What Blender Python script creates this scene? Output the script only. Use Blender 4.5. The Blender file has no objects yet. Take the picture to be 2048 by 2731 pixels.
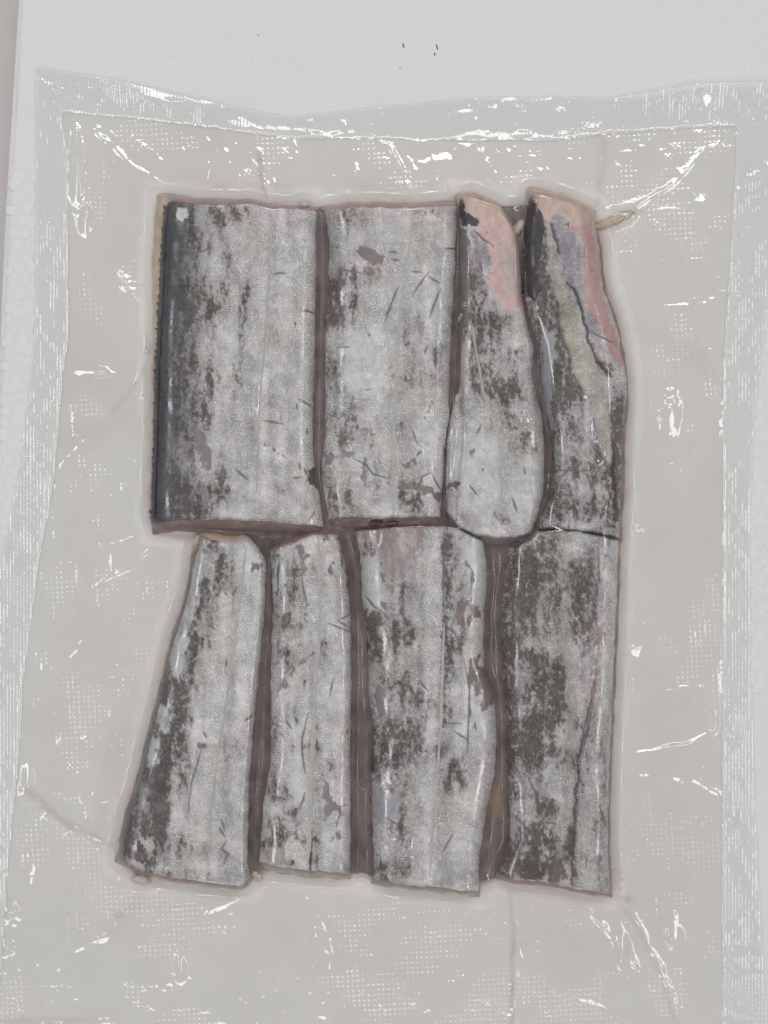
import bpy, math, random
import numpy as np

# ------------------------------------------------------------------ camera, light, exposure
sc = bpy.context.scene
S = 0.30 / 2048.0          # metres per photo pixel on the board
D = 0.52                   # camera height above the board
cam_d = bpy.data.cameras.new('camera')
cam = bpy.data.objects.new('camera', cam_d)
sc.collection.objects.link(cam)
cam.location = (0, 0, D)
cam_d.sensor_fit = 'VERTICAL'
cam_d.angle = 2 * math.atan(2731 * S / 2 / D)
cam_d.clip_start = 0.01
cam_d.clip_end = 20
sc.camera = cam

world = bpy.data.worlds.new('World')
sc.world = world
world.use_nodes = True
world.node_tree.nodes['Background'].inputs[0].default_value = (0.97, 0.98, 1.0, 1)
world.node_tree.nodes['Background'].inputs[1].default_value = 0.185


def lamp(name, loc, size, energy, col):
    d = bpy.data.lights.new(name, 'AREA')
    d.shape = 'RECTANGLE'
    d.size, d.size_y = size
    d.energy = energy
    d.color = col
    o = bpy.data.objects.new(name, d)
    sc.collection.objects.link(o)
    o.location = loc
    v = -np.array(loc)
    from mathutils import Vector
    o.rotation_euler = Vector(v).to_track_quat('-Z', 'Y').to_euler()
    return o


lamp('ceiling_lamp_rear', (0.12, 0.95, 1.45), (1.1, 0.26), 6.6, (1.0, 0.98, 0.95))
lamp('ceiling_lamp_left', (-1.00, -0.05, 1.40), (1.3, 0.25), 5.3, (0.97, 0.98, 1.0))
lamp('ceiling_lamp_front', (-0.15, -1.25, 1.5), (1.0, 0.26), 4.2, (1.0, 0.98, 0.96))
lamp('ceiling_lamp_right', (1.05, -0.15, 1.5), (1.3, 0.25), 4.8, (1.0, 0.98, 0.96))

sc.view_settings.view_transform = 'Standard'
sc.view_settings.look = 'None'
sc.view_settings.exposure = 0.11
sc.view_settings.gamma = 1.0
sc.view_settings.use_curve_mapping = False
sc.render.engine = 'CYCLES'
sc.cycles.use_denoising = True
sc.cycles.max_bounces = 6
sc.cycles.diffuse_bounces = 3
sc.cycles.glossy_bounces = 2
sc.cycles.transparent_max_bounces = 16

random.seed(4)
rng = np.random.default_rng(4)
MM = 0.001


# ------------------------------------------------------------------ number helpers
def hsh(ix, iy, seed):
    n = (ix.astype(np.int64) * 374761393 + iy.astype(np.int64) * 668265263 + seed * 1274126177) & 0xFFFFFFFF
    n = ((n ^ (n >> 13)) * 1274126177) & 0xFFFFFFFF
    n = n ^ (n >> 16)
    return (n & 0xFFFF) / 65535.0


def vn(x, y, seed=0):
    ix = np.floor(x); iy = np.floor(y)
    fx = x - ix; fy = y - iy
    fx = fx * fx * (3 - 2 * fx); fy = fy * fy * (3 - 2 * fy)
    a = hsh(ix, iy, seed); b = hsh(ix + 1, iy, seed)
    c = hsh(ix, iy + 1, seed); d = hsh(ix + 1, iy + 1, seed)
    return (a + (b - a) * fx) * (1 - fy) + (c + (d - c) * fx) * fy


def fbm(x, y, seed=0, octv=4):
    r = 0; a = 0.5; t = 0
    for o in range(octv):
        r = r + a * vn(x * 2 ** o + 17.3 * o, y * 2 ** o - 9.1 * o, seed + o)
        t += a; a *= 0.55
    return r / t


def sst(e0, e1, x):
    t = np.clip((x - e0) / (e1 - e0), 0, 1)
    return t * t * (3 - 2 * t)


def seg_dist(x, y, pts):
    """distance to a polyline and the share of its length at the foot"""
    best = np.full(x.shape, 1e9); par = np.zeros(x.shape)
    ln = [0.0]
    for a, b in zip(pts[:-1], pts[1:]):
        ln.append(ln[-1] + math.hypot(b[0] - a[0], b[1] - a[1]))
    for i, (a, b) in enumerate(zip(pts[:-1], pts[1:])):
        dx, dy = b[0] - a[0], b[1] - a[1]
        L2 = dx * dx + dy * dy + 1e-9
        t = np.clip(((x - a[0]) * dx + (y - a[1]) * dy) / L2, 0, 1)
        d = np.hypot(x - a[0] - t * dx, y - a[1] - t * dy)
        m = d < best
        best = np.where(m, d, best)
        par = np.where(m, (ln[i] + t * (ln[i + 1] - ln[i])) / max(ln[-1], 1e-9), par)
    return best, par


def seg_side(x, y, pts):
    """distance, share of length and the side (+1 / -1) of a polyline"""
    best = np.full(x.shape, 1e9); side = np.ones(x.shape)
    for a, b in zip(pts[:-1], pts[1:]):
        dx, dy = b[0] - a[0], b[1] - a[1]
        t = np.clip(((x - a[0]) * dx + (y - a[1]) * dy) / (dx * dx + dy * dy + 1e-9), 0, 1)
        d = np.hypot(x - a[0] - t * dx, y - a[1] - t * dy)
        m = d < best
        best = np.where(m, d, best)
        side = np.where(m, np.sign(dx * (y - a[1]) - dy * (x - a[0]) + 1e-9), side)
    return best, seg_dist(x, y, pts)[1], side


def poly_sd(x, y, pts):
    """signed distance to a polygon, negative inside"""
    ins = np.zeros(x.shape, bool)
    n = len(pts)
    for i in range(n):
        x0, y0 = pts[i]; x1, y1 = pts[(i + 1) % n]
        c = ((y0 > y) != (y1 > y)) & (x < (x1 - x0) * (y - y0) / (y1 - y0 + 1e-9) + x0)
        ins ^= c
    d, _ = seg_dist(x, y, list(pts) + [pts[0]])
    return np.where(ins, -d, d)


def local(x, y, pts, pad):
    """index of the points near a stroke: keeps the painting quick"""
    p = np.array(pts)
    return (x > p[:, 0].min() - pad) & (x < p[:, 0].max() + pad) & (y > p[:, 1].min() - pad) & (y < p[:, 1].max() + pad)


def blur(a, r, n=2):
    for _ in range(n):
        for ax in (0, 1):
            p = np.pad(a, [(r + 1, r) if k == ax else (0, 0) for k in (0, 1)], mode='edge')
            c = np.cumsum(p, axis=ax)
            w = 2 * r + 1
            a = (c[w:] - c[:-w]) / w if ax == 0 else (c[:, w:] - c[:, :-w]) / w
    return a


def maxf(a, r):
    for ax in (0, 1):
        out = a.copy()
        for k in range(1, r + 1):
            if ax == 0:
                out[k:] = np.maximum(out[k:], a[:-k]); out[:-k] = np.maximum(out[:-k], a[k:])
            else:
                out[:, k:] = np.maximum(out[:, k:], a[:, :-k]); out[:, :-k] = np.maximum(out[:, :-k], a[:, k:])
        a = out
    return a


def smooth_line(pts, n, sm=7):
    p = np.array(pts, float)
    s = np.r_[0, np.cumsum(np.hypot(*np.diff(p, axis=0).T))]
    t = np.linspace(0, s[-1], 240)
    q = np.c_[np.interp(t, s, p[:, 0]), np.interp(t, s, p[:, 1])]
    for _ in range(sm):
        q[1:-1] = 0.25 * q[:-2] + 0.5 * q[1:-1] + 0.25 * q[2:]
    s = np.r_[0, np.cumsum(np.hypot(*np.diff(q, axis=0).T))]
    t = np.linspace(0, s[-1], n)
    return np.c_[np.interp(t, s, q[:, 0]), np.interp(t, s, q[:, 1])]


def place(px, py, z):
    """photo pixel + real height (m) -> world"""
    k = S * (D - z) / D
    return np.stack([(px - 1024) * k, (1365.5 - py) * k, z + 0 * px], -1)


# ------------------------------------------------------------------ object helpers
def mesh_obj(name, co, faces, mat, parent=None, col=None, smooth=True, extra=None):
    co = np.asarray(co, np.float32).reshape(-1, 3)
    me = bpy.data.meshes.new(name)
    if isinstance(faces, np.ndarray):
        nf, k = faces.shape
        me.vertices.add(len(co)); me.vertices.foreach_set('co', co.ravel())
        me.loops.add(nf * k); me.loops.foreach_set('vertex_index', faces.ravel().astype(np.int32))
        me.polygons.add(nf)
        me.polygons.foreach_set('loop_start', np.arange(0, nf * k, k, dtype=np.int32))
        me.update(calc_edges=True)
    else:
        me.from_pydata([tuple(map(float, c)) for c in co], [], faces); me.update()
    if smooth:
        me.polygons.foreach_set('use_smooth', np.ones(len(me.polygons), bool))
    if col is not None:
        at = me.color_attributes.new('Col', 'FLOAT_COLOR', 'POINT')
        at.data.foreach_set('color', np.asarray(col, np.float32).reshape(-1, 4).ravel())
    for k, v in (extra or {}).items():
        at = me.attributes.new(k, 'FLOAT', 'POINT')
        at.data.foreach_set('value', np.asarray(v, np.float32).ravel())
    me.validate()
    o = bpy.data.objects.new(name, me)
    sc.collection.objects.link(o)
    if mat: me.materials.append(mat)
    if parent: o.parent = parent
    return o


def grid_faces(nv, nu, flip=False):
    i = np.arange(nv * nu).reshape(nv, nu)
    a, b, c, d = i[:-1, :-1].ravel(), i[:-1, 1:].ravel(), i[1:, 1:].ravel(), i[1:, :-1].ravel()
    return np.stack([a, d, c, b] if not flip else [a, b, c, d], -1)


def empty(name, loc=(0, 0, 0)):
    o = bpy.data.objects.new(name, None)
    o.empty_display_size = 0.01
    sc.collection.objects.link(o)
    o.location = loc
    return o


def tag(o, label=None, cat=None, group=None, kind=None):
    for k, v in (('label', label), ('category', cat), ('group', group), ('kind', kind)):
        if v: o[k] = v
    return o


# ------------------------------------------------------------------ materials
def new_mat(name):
    m = bpy.data.materials.new(name)
    m.use_nodes = True
    nt = m.node_tree
    nt.nodes.clear()
    out = nt.nodes.new('ShaderNodeOutputMaterial')
    return m, nt, out


def nd(nt, t, **kw):
    n = nt.nodes.new(t)
    for k, v in kw.items():
        if k.startswith('i_'):
            key = k[2:]
            n.inputs[int(key) if key.isdigit() else key.replace('_', ' ')].default_value = v
        else:
            setattr(n, k, v)
    return n


def math_n(nt, op, a, b=None, c=None):
    n = nt.nodes.new('ShaderNodeMath'); n.operation = op
    for i, v in enumerate((a, b, c)):
        if v is None: continue
        if isinstance(v, (int, float)): n.inputs[i].default_value = v
        else: nt.links.new(v, n.inputs[i])
    return n.outputs[0]


def mix_col(nt, fac, a, b, blend='MIX'):
    n = nt.nodes.new('ShaderNodeMix'); n.data_type = 'RGBA'; n.blend_type = blend
    for i, v in ((0, fac), (6, a), (7, b)):
        if isinstance(v, (int, float, tuple)): n.inputs[i].default_value = v
        else: nt.links.new(v, n.inputs[i])
    return n.outputs[2]


def foam_material(bump=True):
    m, nt, out = new_mat('foam')
    p = nd(nt, 'ShaderNodeBsdfPrincipled', i_Roughness=0.55)
    tc = nd(nt, 'ShaderNodeTexCoord')
    n1 = nd(nt, 'ShaderNodeTexNoise', i_Scale=26.0, i_Detail=3.0)
    nt.links.new(tc.outputs['Object'], n1.inputs['Vector'])
    c = mix_col(nt, n1.outputs['Fac'], (0.84, 0.845, 0.845, 1), (0.89, 0.89, 0.885, 1))
    nt.links.new(c, p.inputs['Base Color'])
    v = nd(nt, 'ShaderNodeTexVoronoi', feature='F1', i_Scale=190.0)
    nt.links.new(tc.outputs['Object'], v.inputs['Vector'])
    n2 = nd(nt, 'ShaderNodeTexNoise', i_Scale=900.0, i_Detail=2.0)
    nt.links.new(tc.outputs['Object'], n2.inputs['Vector'])
    h = math_n(nt, 'ADD', math_n(nt, 'MULTIPLY', v.outputs['Distance'], -0.5), math_n(nt, 'MULTIPLY', n2.outputs['Fac'], 0.35))
    b = nd(nt, 'ShaderNodeBump', i_Strength=0.9 if bump else 0.3, i_Distance=0.0011)
    nt.links.new(h, b.inputs['Height'])
    nt.links.new(b.outputs[0], p.inputs['Normal'])
    nt.links.new(p.outputs[0], out.inputs[0])
    return m


def plain_material(name, col, rough=0.5, noise=0.12, scale=300, spec=0.5, sss=0.0):
    m, nt, out = new_mat(name)
    p = nd(nt, 'ShaderNodeBsdfPrincipled', i_Roughness=rough)
    p.inputs['Specular IOR Level'].default_value = spec
    tc = nd(nt, 'ShaderNodeTexCoord')
    n1 = nd(nt, 'ShaderNodeTexNoise', i_Scale=float(scale), i_Detail=3.0)
    nt.links.new(tc.outputs['Object'], n1.inputs['Vector'])
    lo = tuple(max(0, c * (1 - noise)) for c in col) + (1,)
    hi = tuple(min(1, c * (1 + noise)) for c in col) + (1,)
    nt.links.new(mix_col(nt, n1.outputs['Fac'], lo, hi), p.inputs['Base Color'])
    if sss:
        p.inputs['Subsurface Weight'].default_value = sss
        p.inputs['Subsurface Radius'].default_value = (0.004, 0.002, 0.0012)
        p.inputs['Subsurface Scale'].default_value = 1.0
    nt.links.new(p.outputs[0], out.inputs[0])
    return m


def skin_material():
    """silver fish skin: Col holds pigment, its alpha how far the fine scales show"""
    m, nt, out = new_mat('fish_skin')
    p = nd(nt, 'ShaderNodeBsdfPrincipled', i_Roughness=0.40, i_Metallic=0.05)
    at = nd(nt, 'ShaderNodeVertexColor', layer_name='Col')
    tc = nd(nt, 'ShaderNodeTexCoord')
    warp = nd(nt, 'ShaderNodeTexNoise', i_Scale=160.0, i_Detail=2.0)
    nt.links.new(tc.outputs['Object'], warp.inputs['Vector'])
    add = nd(nt, 'ShaderNodeVectorMath', operation='MULTIPLY_ADD')
    nt.links.new(warp.outputs['Color'], add.inputs[0])
    add.inputs[1].default_value = (0.004, 0.004, 0.0)
    nt.links.new(tc.outputs['Object'], add.inputs[2])
    mp = nd(nt, 'ShaderNodeMapping')
    mp.inputs['Scale'].default_value = (1550, 2000, 0)
    nt.links.new(add.outputs[0], mp.inputs['Vector'])
    v = nd(nt, 'ShaderNodeTexVoronoi', feature='F1', voronoi_dimensions='2D', i_Scale=1.0, i_Randomness=0.75)
    nt.links.new(mp.outputs[0], v.inputs['Vector'])
    mr = nd(nt, 'ShaderNodeMapRange', interpolation_type='SMOOTHSTEP', i_1=0.10, i_2=0.62, i_3=1.0, i_4=0.0)
    nt.links.new(v.outputs['Distance'], mr.inputs[0])
    dot = mr.outputs[0]
    big = nd(nt, 'ShaderNodeTexNoise', i_Scale=90.0, i_Detail=2.0)
    nt.links.new(tc.outputs['Object'], big.inputs['Vector'])
    amt = math_n(nt, 'MULTIPLY', at.outputs['Alpha'], math_n(nt, 'MULTIPLY', math_n(nt, 'POWER', big.outputs['Fac'], 1.6), 2.6))
    gain = math_n(nt, 'ADD', 1.0, math_n(nt, 'MULTIPLY', amt, math_n(nt, 'MULTIPLY', math_n(nt, 'SUBTRACT', dot, 0.33), 0.95)))
    comb = nd(nt, 'ShaderNodeCombineColor')
    for k in range(3): nt.links.new(gain, comb.inputs[k])
    c = mix_col(nt, 1.0, at.outputs['Color'], comb.outputs[0], 'MULTIPLY')
    nt.links.new(c, p.inputs['Base Color'])
    fine = nd(nt, 'ShaderNodeTexNoise', i_Scale=1500.0, i_Detail=3.0)
    nt.links.new(tc.outputs['Object'], fine.inputs['Vector'])
    h = math_n(nt, 'ADD', math_n(nt, 'MULTIPLY', dot, amt), math_n(nt, 'MULTIPLY', fine.outputs['Fac'], 0.35))
    b = nd(nt, 'ShaderNodeBump', i_Strength=0.9, i_Distance=0.00045)
    nt.links.new(h, b.inputs['Height'])
    nt.links.new(b.outputs[0], p.inputs['Normal'])
    nt.links.new(p.outputs[0], out.inputs[0])
    return m


def flesh_material():
    m, nt, out = new_mat('fish_flesh')
    p = nd(nt, 'ShaderNodeBsdfPrincipled', i_Roughness=0.35)
    at = nd(nt, 'ShaderNodeVertexColor', layer_name='Col')
    tc = nd(nt, 'ShaderNodeTexCoord')
    n1 = nd(nt, 'ShaderNodeTexNoise', i_Scale=500.0, i_Detail=3.0)
    nt.links.new(tc.outputs['Object'], n1.inputs['Vector'])
    c = mix_col(nt, 0.25, at.outputs['Color'], n1.outputs['Color'], 'SOFT_LIGHT')
    nt.links.new(c, p.inputs['Base Color'])
    b = nd(nt, 'ShaderNodeBump', i_Strength=0.4, i_Distance=0.0005)
    nt.links.new(n1.outputs['Fac'], b.inputs['Height'])
    nt.links.new(b.outputs[0], p.inputs['Normal'])
    nt.links.new(p.outputs[0], out.inputs[0])
    return m


def film_material(name, milk, tint, dots=1.0, stripes=0.0, rough=0.07, gloss=1.0, white=(0.88, 0.865, 0.845), f0=0.08):
    """thin clear plastic: see-through, a little milky, with a gloss that follows its embossing"""
    m, nt, out = new_mat(name)
    tc = nd(nt, 'ShaderNodeTexCoord')
    sep = nd(nt, 'ShaderNodeSeparateXYZ')
    nt.links.new(tc.outputs['Object'], sep.inputs[0])
    x, y = sep.outputs[0], sep.outputs[1]
    k = 2 * math.pi / 0.00196
    sx = math_n(nt, 'SINE', math_n(nt, 'MULTIPLY', math_n(nt, 'ADD', x, math_n(nt, 'MULTIPLY', y, 0.06)), k))
    sy = math_n(nt, 'SINE', math_n(nt, 'MULTIPLY', math_n(nt, 'ADD', y, math_n(nt, 'MULTIPLY', x, -0.05)), k))
    dt = math_n(nt, 'POWER', math_n(nt, 'MULTIPLY', math_n(nt, 'ADD', sx, 1.0), math_n(nt, 'MULTIPLY', math_n(nt, 'ADD', sy, 1.0), 0.25)), 2.0)
    st = math_n(nt, 'SINE', math_n(nt, 'MULTIPLY', x, 2 * math.pi / 0.0013))
    rag = nd(nt, 'ShaderNodeTexNoise', i_Scale=700.0, i_Detail=3.0)
    nt.links.new(tc.outputs['Object'], rag.inputs['Vector'])
    wide = nd(nt, 'ShaderNodeTexNoise', i_Scale=45.0, i_Detail=2.0)
    nt.links.new(tc.outputs['Object'], wide.inputs['Vector'])
    em = nd(nt, 'ShaderNodeAttribute', attribute_name='emboss')
    h = math_n(nt, 'MULTIPLY', math_n(nt, 'MULTIPLY', dt, 0.62 * dots), em.outputs['Fac'])
    h = math_n(nt, 'MULTIPLY', h, math_n(nt, 'MULTIPLY', wide.outputs['Fac'], 1.6))
    h = math_n(nt, 'ADD', h, math_n(nt, 'MULTIPLY', st, stripes))
    h = math_n(nt, 'ADD', h, math_n(nt, 'MULTIPLY', math_n(nt, 'MULTIPLY', rag.outputs['Fac'], math_n(nt, 'ADD', em.outputs['Fac'], 0.15)), 0.3))
    b = nd(nt, 'ShaderNodeBump', i_Strength=1.0, i_Distance=0.00026)
    nt.links.new(h, b.inputs['Height'])
    tr = nd(nt, 'ShaderNodeBsdfTransparent', i_0=tint + (1,))
    df = nd(nt, 'ShaderNodeBsdfDiffuse', i_0=white + (1,))
    m1 = nd(nt, 'ShaderNodeMixShader')
    mk = math_n(nt, 'MULTIPLY', milk, math_n(nt, 'ADD', 0.9, math_n(nt, 'MULTIPLY', wide.outputs['Fac'], 0.2)))
    cl0 = nd(nt, 'ShaderNodeAttribute', attribute_name='cling')
    mk = math_n(nt, 'MULTIPLY', mk, math_n(nt, 'SUBTRACT', 1.0, math_n(nt, 'MULTIPLY', cl0.outputs['Fac'], 0.7)))
    nt.links.new(mk, m1.inputs[0])
    nt.links.new(tr.outputs[0], m1.inputs[1]); nt.links.new(df.outputs[0], m1.inputs[2])
    gl = nd(nt, 'ShaderNodeBsdfGlossy', i_Roughness=rough)
    cl = nd(nt, 'ShaderNodeAttribute', attribute_name='cling')
    brk = nd(nt, 'ShaderNodeMapRange', i_1=0.40, i_2=0.62, i_3=1.0, i_4=0.1)
    brn = nd(nt, 'ShaderNodeTexNoise', i_Scale=130.0, i_Detail=3.0)
    nt.links.new(tc.outputs['Object'], brn.inputs['Vector'])
    nt.links.new(brn.outputs['Fac'], brk.inputs[0])
    rg = math_n(nt, 'ADD', rough, math_n(nt, 'MULTIPLY', math_n(nt, 'MULTIPLY', cl.outputs['Fac'], brk.outputs[0]), 0.34))
    nt.links.new(rg, gl.inputs['Roughness'])
    gl.inputs[0].default_value = (gloss, gloss, gloss, 1)
    nt.links.new(b.outputs[0], gl.inputs['Normal'])
    lw = nd(nt, 'ShaderNodeLayerWeight', i_Blend=0.5)       # two faces of one thin sheet: same from both sides
    nt.links.new(b.outputs[0], lw.inputs['Normal'])
    fr = math_n(nt, 'ADD', f0, math_n(nt, 'MULTIPLY', math_n(nt, 'POWER', lw.outputs['Facing'], 5.0), 0.7))
    fr = math_n(nt, 'MULTIPLY', fr, math_n(nt, 'SUBTRACT', 1.0, math_n(nt, 'MULTIPLY', cl.outputs['Fac'], math_n(nt, 'MULTIPLY', brk.outputs[0], 0.72))))   # wet contact with the fish takes away one face
    m2 = nd(nt, 'ShaderNodeMixShader')
    nt.links.new(fr, m2.inputs[0])
    nt.links.new(m1.outputs[0], m2.inputs[1]); nt.links.new(gl.outputs[0], m2.inputs[2])
    nt.links.new(m2.outputs[0], out.inputs[0])
    return m


def juice_material():
    m, nt, out = new_mat('fish_juice')
    at = nd(nt, 'ShaderNodeVertexColor', layer_name='Col')
    p = nd(nt, 'ShaderNodeBsdfPrincipled', i_Roughness=0.3)
    nt.links.new(at.outputs['Color'], p.inputs['Base Color'])
    tr = nd(nt, 'ShaderNodeBsdfTransparent')
    mx = nd(nt, 'ShaderNodeMixShader')
    nt.links.new(at.outputs['Alpha'], mx.inputs[0])
    nt.links.new(tr.outputs[0], mx.inputs[1]); nt.links.new(p.outputs[0], mx.inputs[2])
    nt.links.new(mx.outputs[0], out.inputs[0])
    return m


M_FOAM = foam_material()
M_BEAD = foam_material(False)
M_TABLE = plain_material('table', (0.66, 0.62, 0.61), 0.6, 0.06, 40)
M_SKIN = skin_material()
M_FLESH = flesh_material()
M_LINE = plain_material('pale_line', (0.52, 0.51, 0.47), 0.4, 0.25, 900)
M_FIN = plain_material('dark_fin', (0.035, 0.04, 0.055), 0.35, 0.7, 700)
M_FINPALE = plain_material('grey_fin', (0.16, 0.16, 0.16), 0.35, 0.8, 500)
M_FAT = plain_material('fat', (0.66, 0.58, 0.50), 0.35, 0.12, 500)
M_PEACH = plain_material('peach_flesh', (0.58, 0.45, 0.35), 0.35, 0.15, 400)
M_JUICE = juice_material()
M_FILM = film_material('clear_film', 0.03, (0.992, 0.988, 0.985), 1.0, 0.0)
M_SEAL = film_material('seal_film', 0.60, (0.995, 0.995, 0.995), 0.3, 0.09, white=(0.985, 0.985, 0.982), f0=0.055)
M_BACK = film_material('backing_film', 0.78, (0.99, 0.985, 0.98), 0.3, 0.0, 0.25, 0.6, white=(0.955, 0.942, 0.92), f0=0.015)
M_BUB = film_material('bubble_film', 0.03, (0.97, 0.97, 0.97), 0.0, 0.0)
M_MARK = plain_material('pencil', (0.12, 0.11, 0.13), 0.7, 0.3, 900)

# ------------------------------------------------------------------ setting: table and foam board
def slab(name, pts, z0, z1, mat, parent=None, bev=0.004):
    n = len(pts)
    co = []
    ctr = np.mean(pts, axis=0)
    for k, (z, ins) in enumerate(((z0, 0), (z1 - bev, 0), (z1 - 0.3 * bev, 0.3 * bev), (z1, bev))):
        for p in pts:
            q = place(np.array(p[0], float), np.array(p[1], float), 0.0)
            dirv = place(np.array(ctr[0]), np.array(ctr[1]), 0.0) - q
            dirv = dirv / np.linalg.norm(dirv[:2])
            co.append((q[0] + dirv[0] * ins, q[1] + dirv[1] * ins, z))
    fs = [tuple(range(n - 1, -1, -1)), tuple(range(3 * n, 4 * n))]
    for r in range(3):
        for i in range(n):
            j = (i + 1) % n
            fs.append((r * n + i, r * n + j, (r + 1) * n + j, (r + 1) * n + i))
    return mesh_obj(name, co, fs, mat, parent, smooth=False)


table = slab('table_top', [(-2600, 5200), (4600, 5200), (4600, -2600), (-2600, -2600)], -0.10, -0.028, M_TABLE)
tag(table, 'grey mauve table top under the white foam board', 'table', kind='structure')
board = slab('foam_board', [(-150, 4200), (3400, 4200), (3400, -1500), (130, -1500), (42, 0), (6, 560)], -0.026, 0.0, M_FOAM)
tag(board, 'white polystyrene foam board with fused beads under the bag', 'foam board', kind='structure')


def bead_cells(x0, x1, y0, y1, pitch):
    pts = []
    r = 0
    y = y0 - pitch
    while y < y1 + pitch:
        x = x0 - pitch + (pitch / 2 if r % 2 else 0)
        while x < x1 + pitch:
            pts.append((x + random.uniform(-.24, .24) * pitch, y + random.uniform(-.24, .24) * pitch))
            x += pitch
        y += pitch * 0.88; r += 1
    pts = np.array(pts)
    for i, c in enumerate(pts):
        if not (x0 <= c[0] <= x1 and y0 <= c[1] <= y1): continue
        poly = [(c[0] + pitch * 0.62 * math.cos(a), c[1] + pitch * 0.62 * math.sin(a)) for a in np.linspace(0, 2 * math.pi, 13)[:-1]]
        dd = np.hypot(*(pts - c).T)
        for j in np.argsort(dd)[1:9]:
            q = pts[j]; mid = (c + q) / 2; nrm = (q - c) / dd[j]
            out = []
            for a, b in zip(poly, poly[1:] + poly[:1]):
                da = np.dot(np.array(a) - mid, nrm); db = np.dot(np.array(b) - mid, nrm)
                if da <= 0: out.append(a)
                if da * db < 0:
                    t = da / (da - db)
                    out.append((a[0] + t * (b[0] - a[0]), a[1] + t * (b[1] - a[1])))
            poly = out
            if len(poly) < 3: break
        if len(poly) >= 4: yield c, np.array(poly)


def beads(x0, x1, y0, y1, limit):
    for c, poly in bead_cells(x0, x1, y0, y1, 36):
        if not limit(c[0], c[1]): continue
        n = len(poly)
        co = []
        for f, z in ((1.0, 0.02), (0.94, 0.16), (0.74, 0.38), (0.38, 0.50)):
            q = c + (poly - c) * f
            co += [tuple(v) for v in place(q[:, 0], q[:, 1], np.full(n, z * MM))]
        co.append(tuple(place(np.array(c[0]), np.array(c[1]), np.array(0.54 * MM))))
        fs = []
        for r in range(3):
            for i in range(n):
                j = (i + 1) % n
                fs.append((r * n + j, r * n + i, (r + 1) * n + i, (r + 1) * n + j))
        fs += [(3 * n + (i + 1) % n, 3 * n + i, 4 * n) for i in range(n)]
        mesh_obj('foam_bead', co, fs, M_BEAD, board)


def left_edge(y):   # outline of the board's left edge, photo px
    return np.interp(y, [-100, 0, 560, 3000], [50, 46, 14, -80])


beads(0, 100, 470, 1560, lambda x, y: x > left_edge(y) + 14 and x < np.interp(y, [0, 900, 1000, 1230, 1380, 1480, 1600], [112, 110, 100, 75, 45, 28, 10]))
beads(1985, 2070, 860, 1860, lambda x, y: x > np.interp(y, [800, 900, 1150, 1400, 1800], [2020, 2015, 1990, 1980, 1985]))

# little steam-vent marks moulded into the foam: rings of dimples
for (mx, my) in ((275, 160), (450, 150), (672, 160), (915, 168), (62, 555), (30, 790), (1830, 190), (1995, 200), (1985, 1130)):
    co, fs = [], []
    for k in range(11):
        a = k * 2.4; r = 5.2 * math.sqrt(k)
        cx, cy = mx + r * math.cos(a), my + r * math.sin(a)
        b0 = len(co)
        for j in range(6):
            co.append(place(np.array(cx + 3.0 * math.cos(j * math.pi / 3)), np.array(cy + 3.0 * math.sin(j * math.pi / 3)), np.array(0.02 * MM)))
        co.append(place(np.array(cx), np.array(cy), np.array(0.28 * MM)))
        fs += [(b0 + (j + 1) % 6, b0 + j, b0 + 6) for j in range(6)]
    o = mesh_obj('vent_mark', co, fs, M_BEAD, board)

for pts in ([(1074, 115), (1077, 128)], [(1163, 118), (1167, 133)], [(1160, 140), (1158, 148)], [(1064, 178), (1070, 181)], [(686, 92), (690, 95)]):
    (x0, y0), (x1, y1) = pts
    co = []
    for (x, y, w) in ((x0, y0, 1.0), ((x0 + x1) / 2 + .6, (y0 + y1) / 2, 2.0), (x1, y1, .8)):
        for s in (-1, 1):
            co.append(place(np.array(x + s * w), np.array(y + 0.2 * s), np.array(0.12 * MM)))
    mesh_obj('pencil_mark', co, [(0, 2, 3, 1), (2, 4, 5, 3)], M_MARK, board)

# ------------------------------------------------------------------ fish pieces: outlines and markings read off the photograph
CR = {'A': (300, 480, 2.2114), 'B': (800, 480, 2.212), 'C': (1180, 480, 2.2117), 'D': (280, 1380, 2.1264),
      'E': (900, 1380, 2.0737), 'F': (640, 1380, 4.608), 'G': (640, 1860, 4.097), 'X': (0, 0, 1.0)}


def cp(k, pts):
    ox, oy, s = CR[k]
    return [(ox + p[0] / s, oy + p[1] / s) for p in pts]


PIECES = []


def piece(**kw):
    PIECES.append(kw)


BROWN = (0.070, 0.052, 0.044)
NAVY = (0.035, 0.037, 0.05)
PEEL = (0.27, 0.24, 0.255)
PEELB = (0.24, 0.19, 0.18)
LAV = (0.40, 0.385, 0.43)
PALE = (0.68, 0.69, 0.72)
PINK = (0.66, 0.46, 0.44)
MAUVE = (0.37, 0.28, 0.275)

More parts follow.
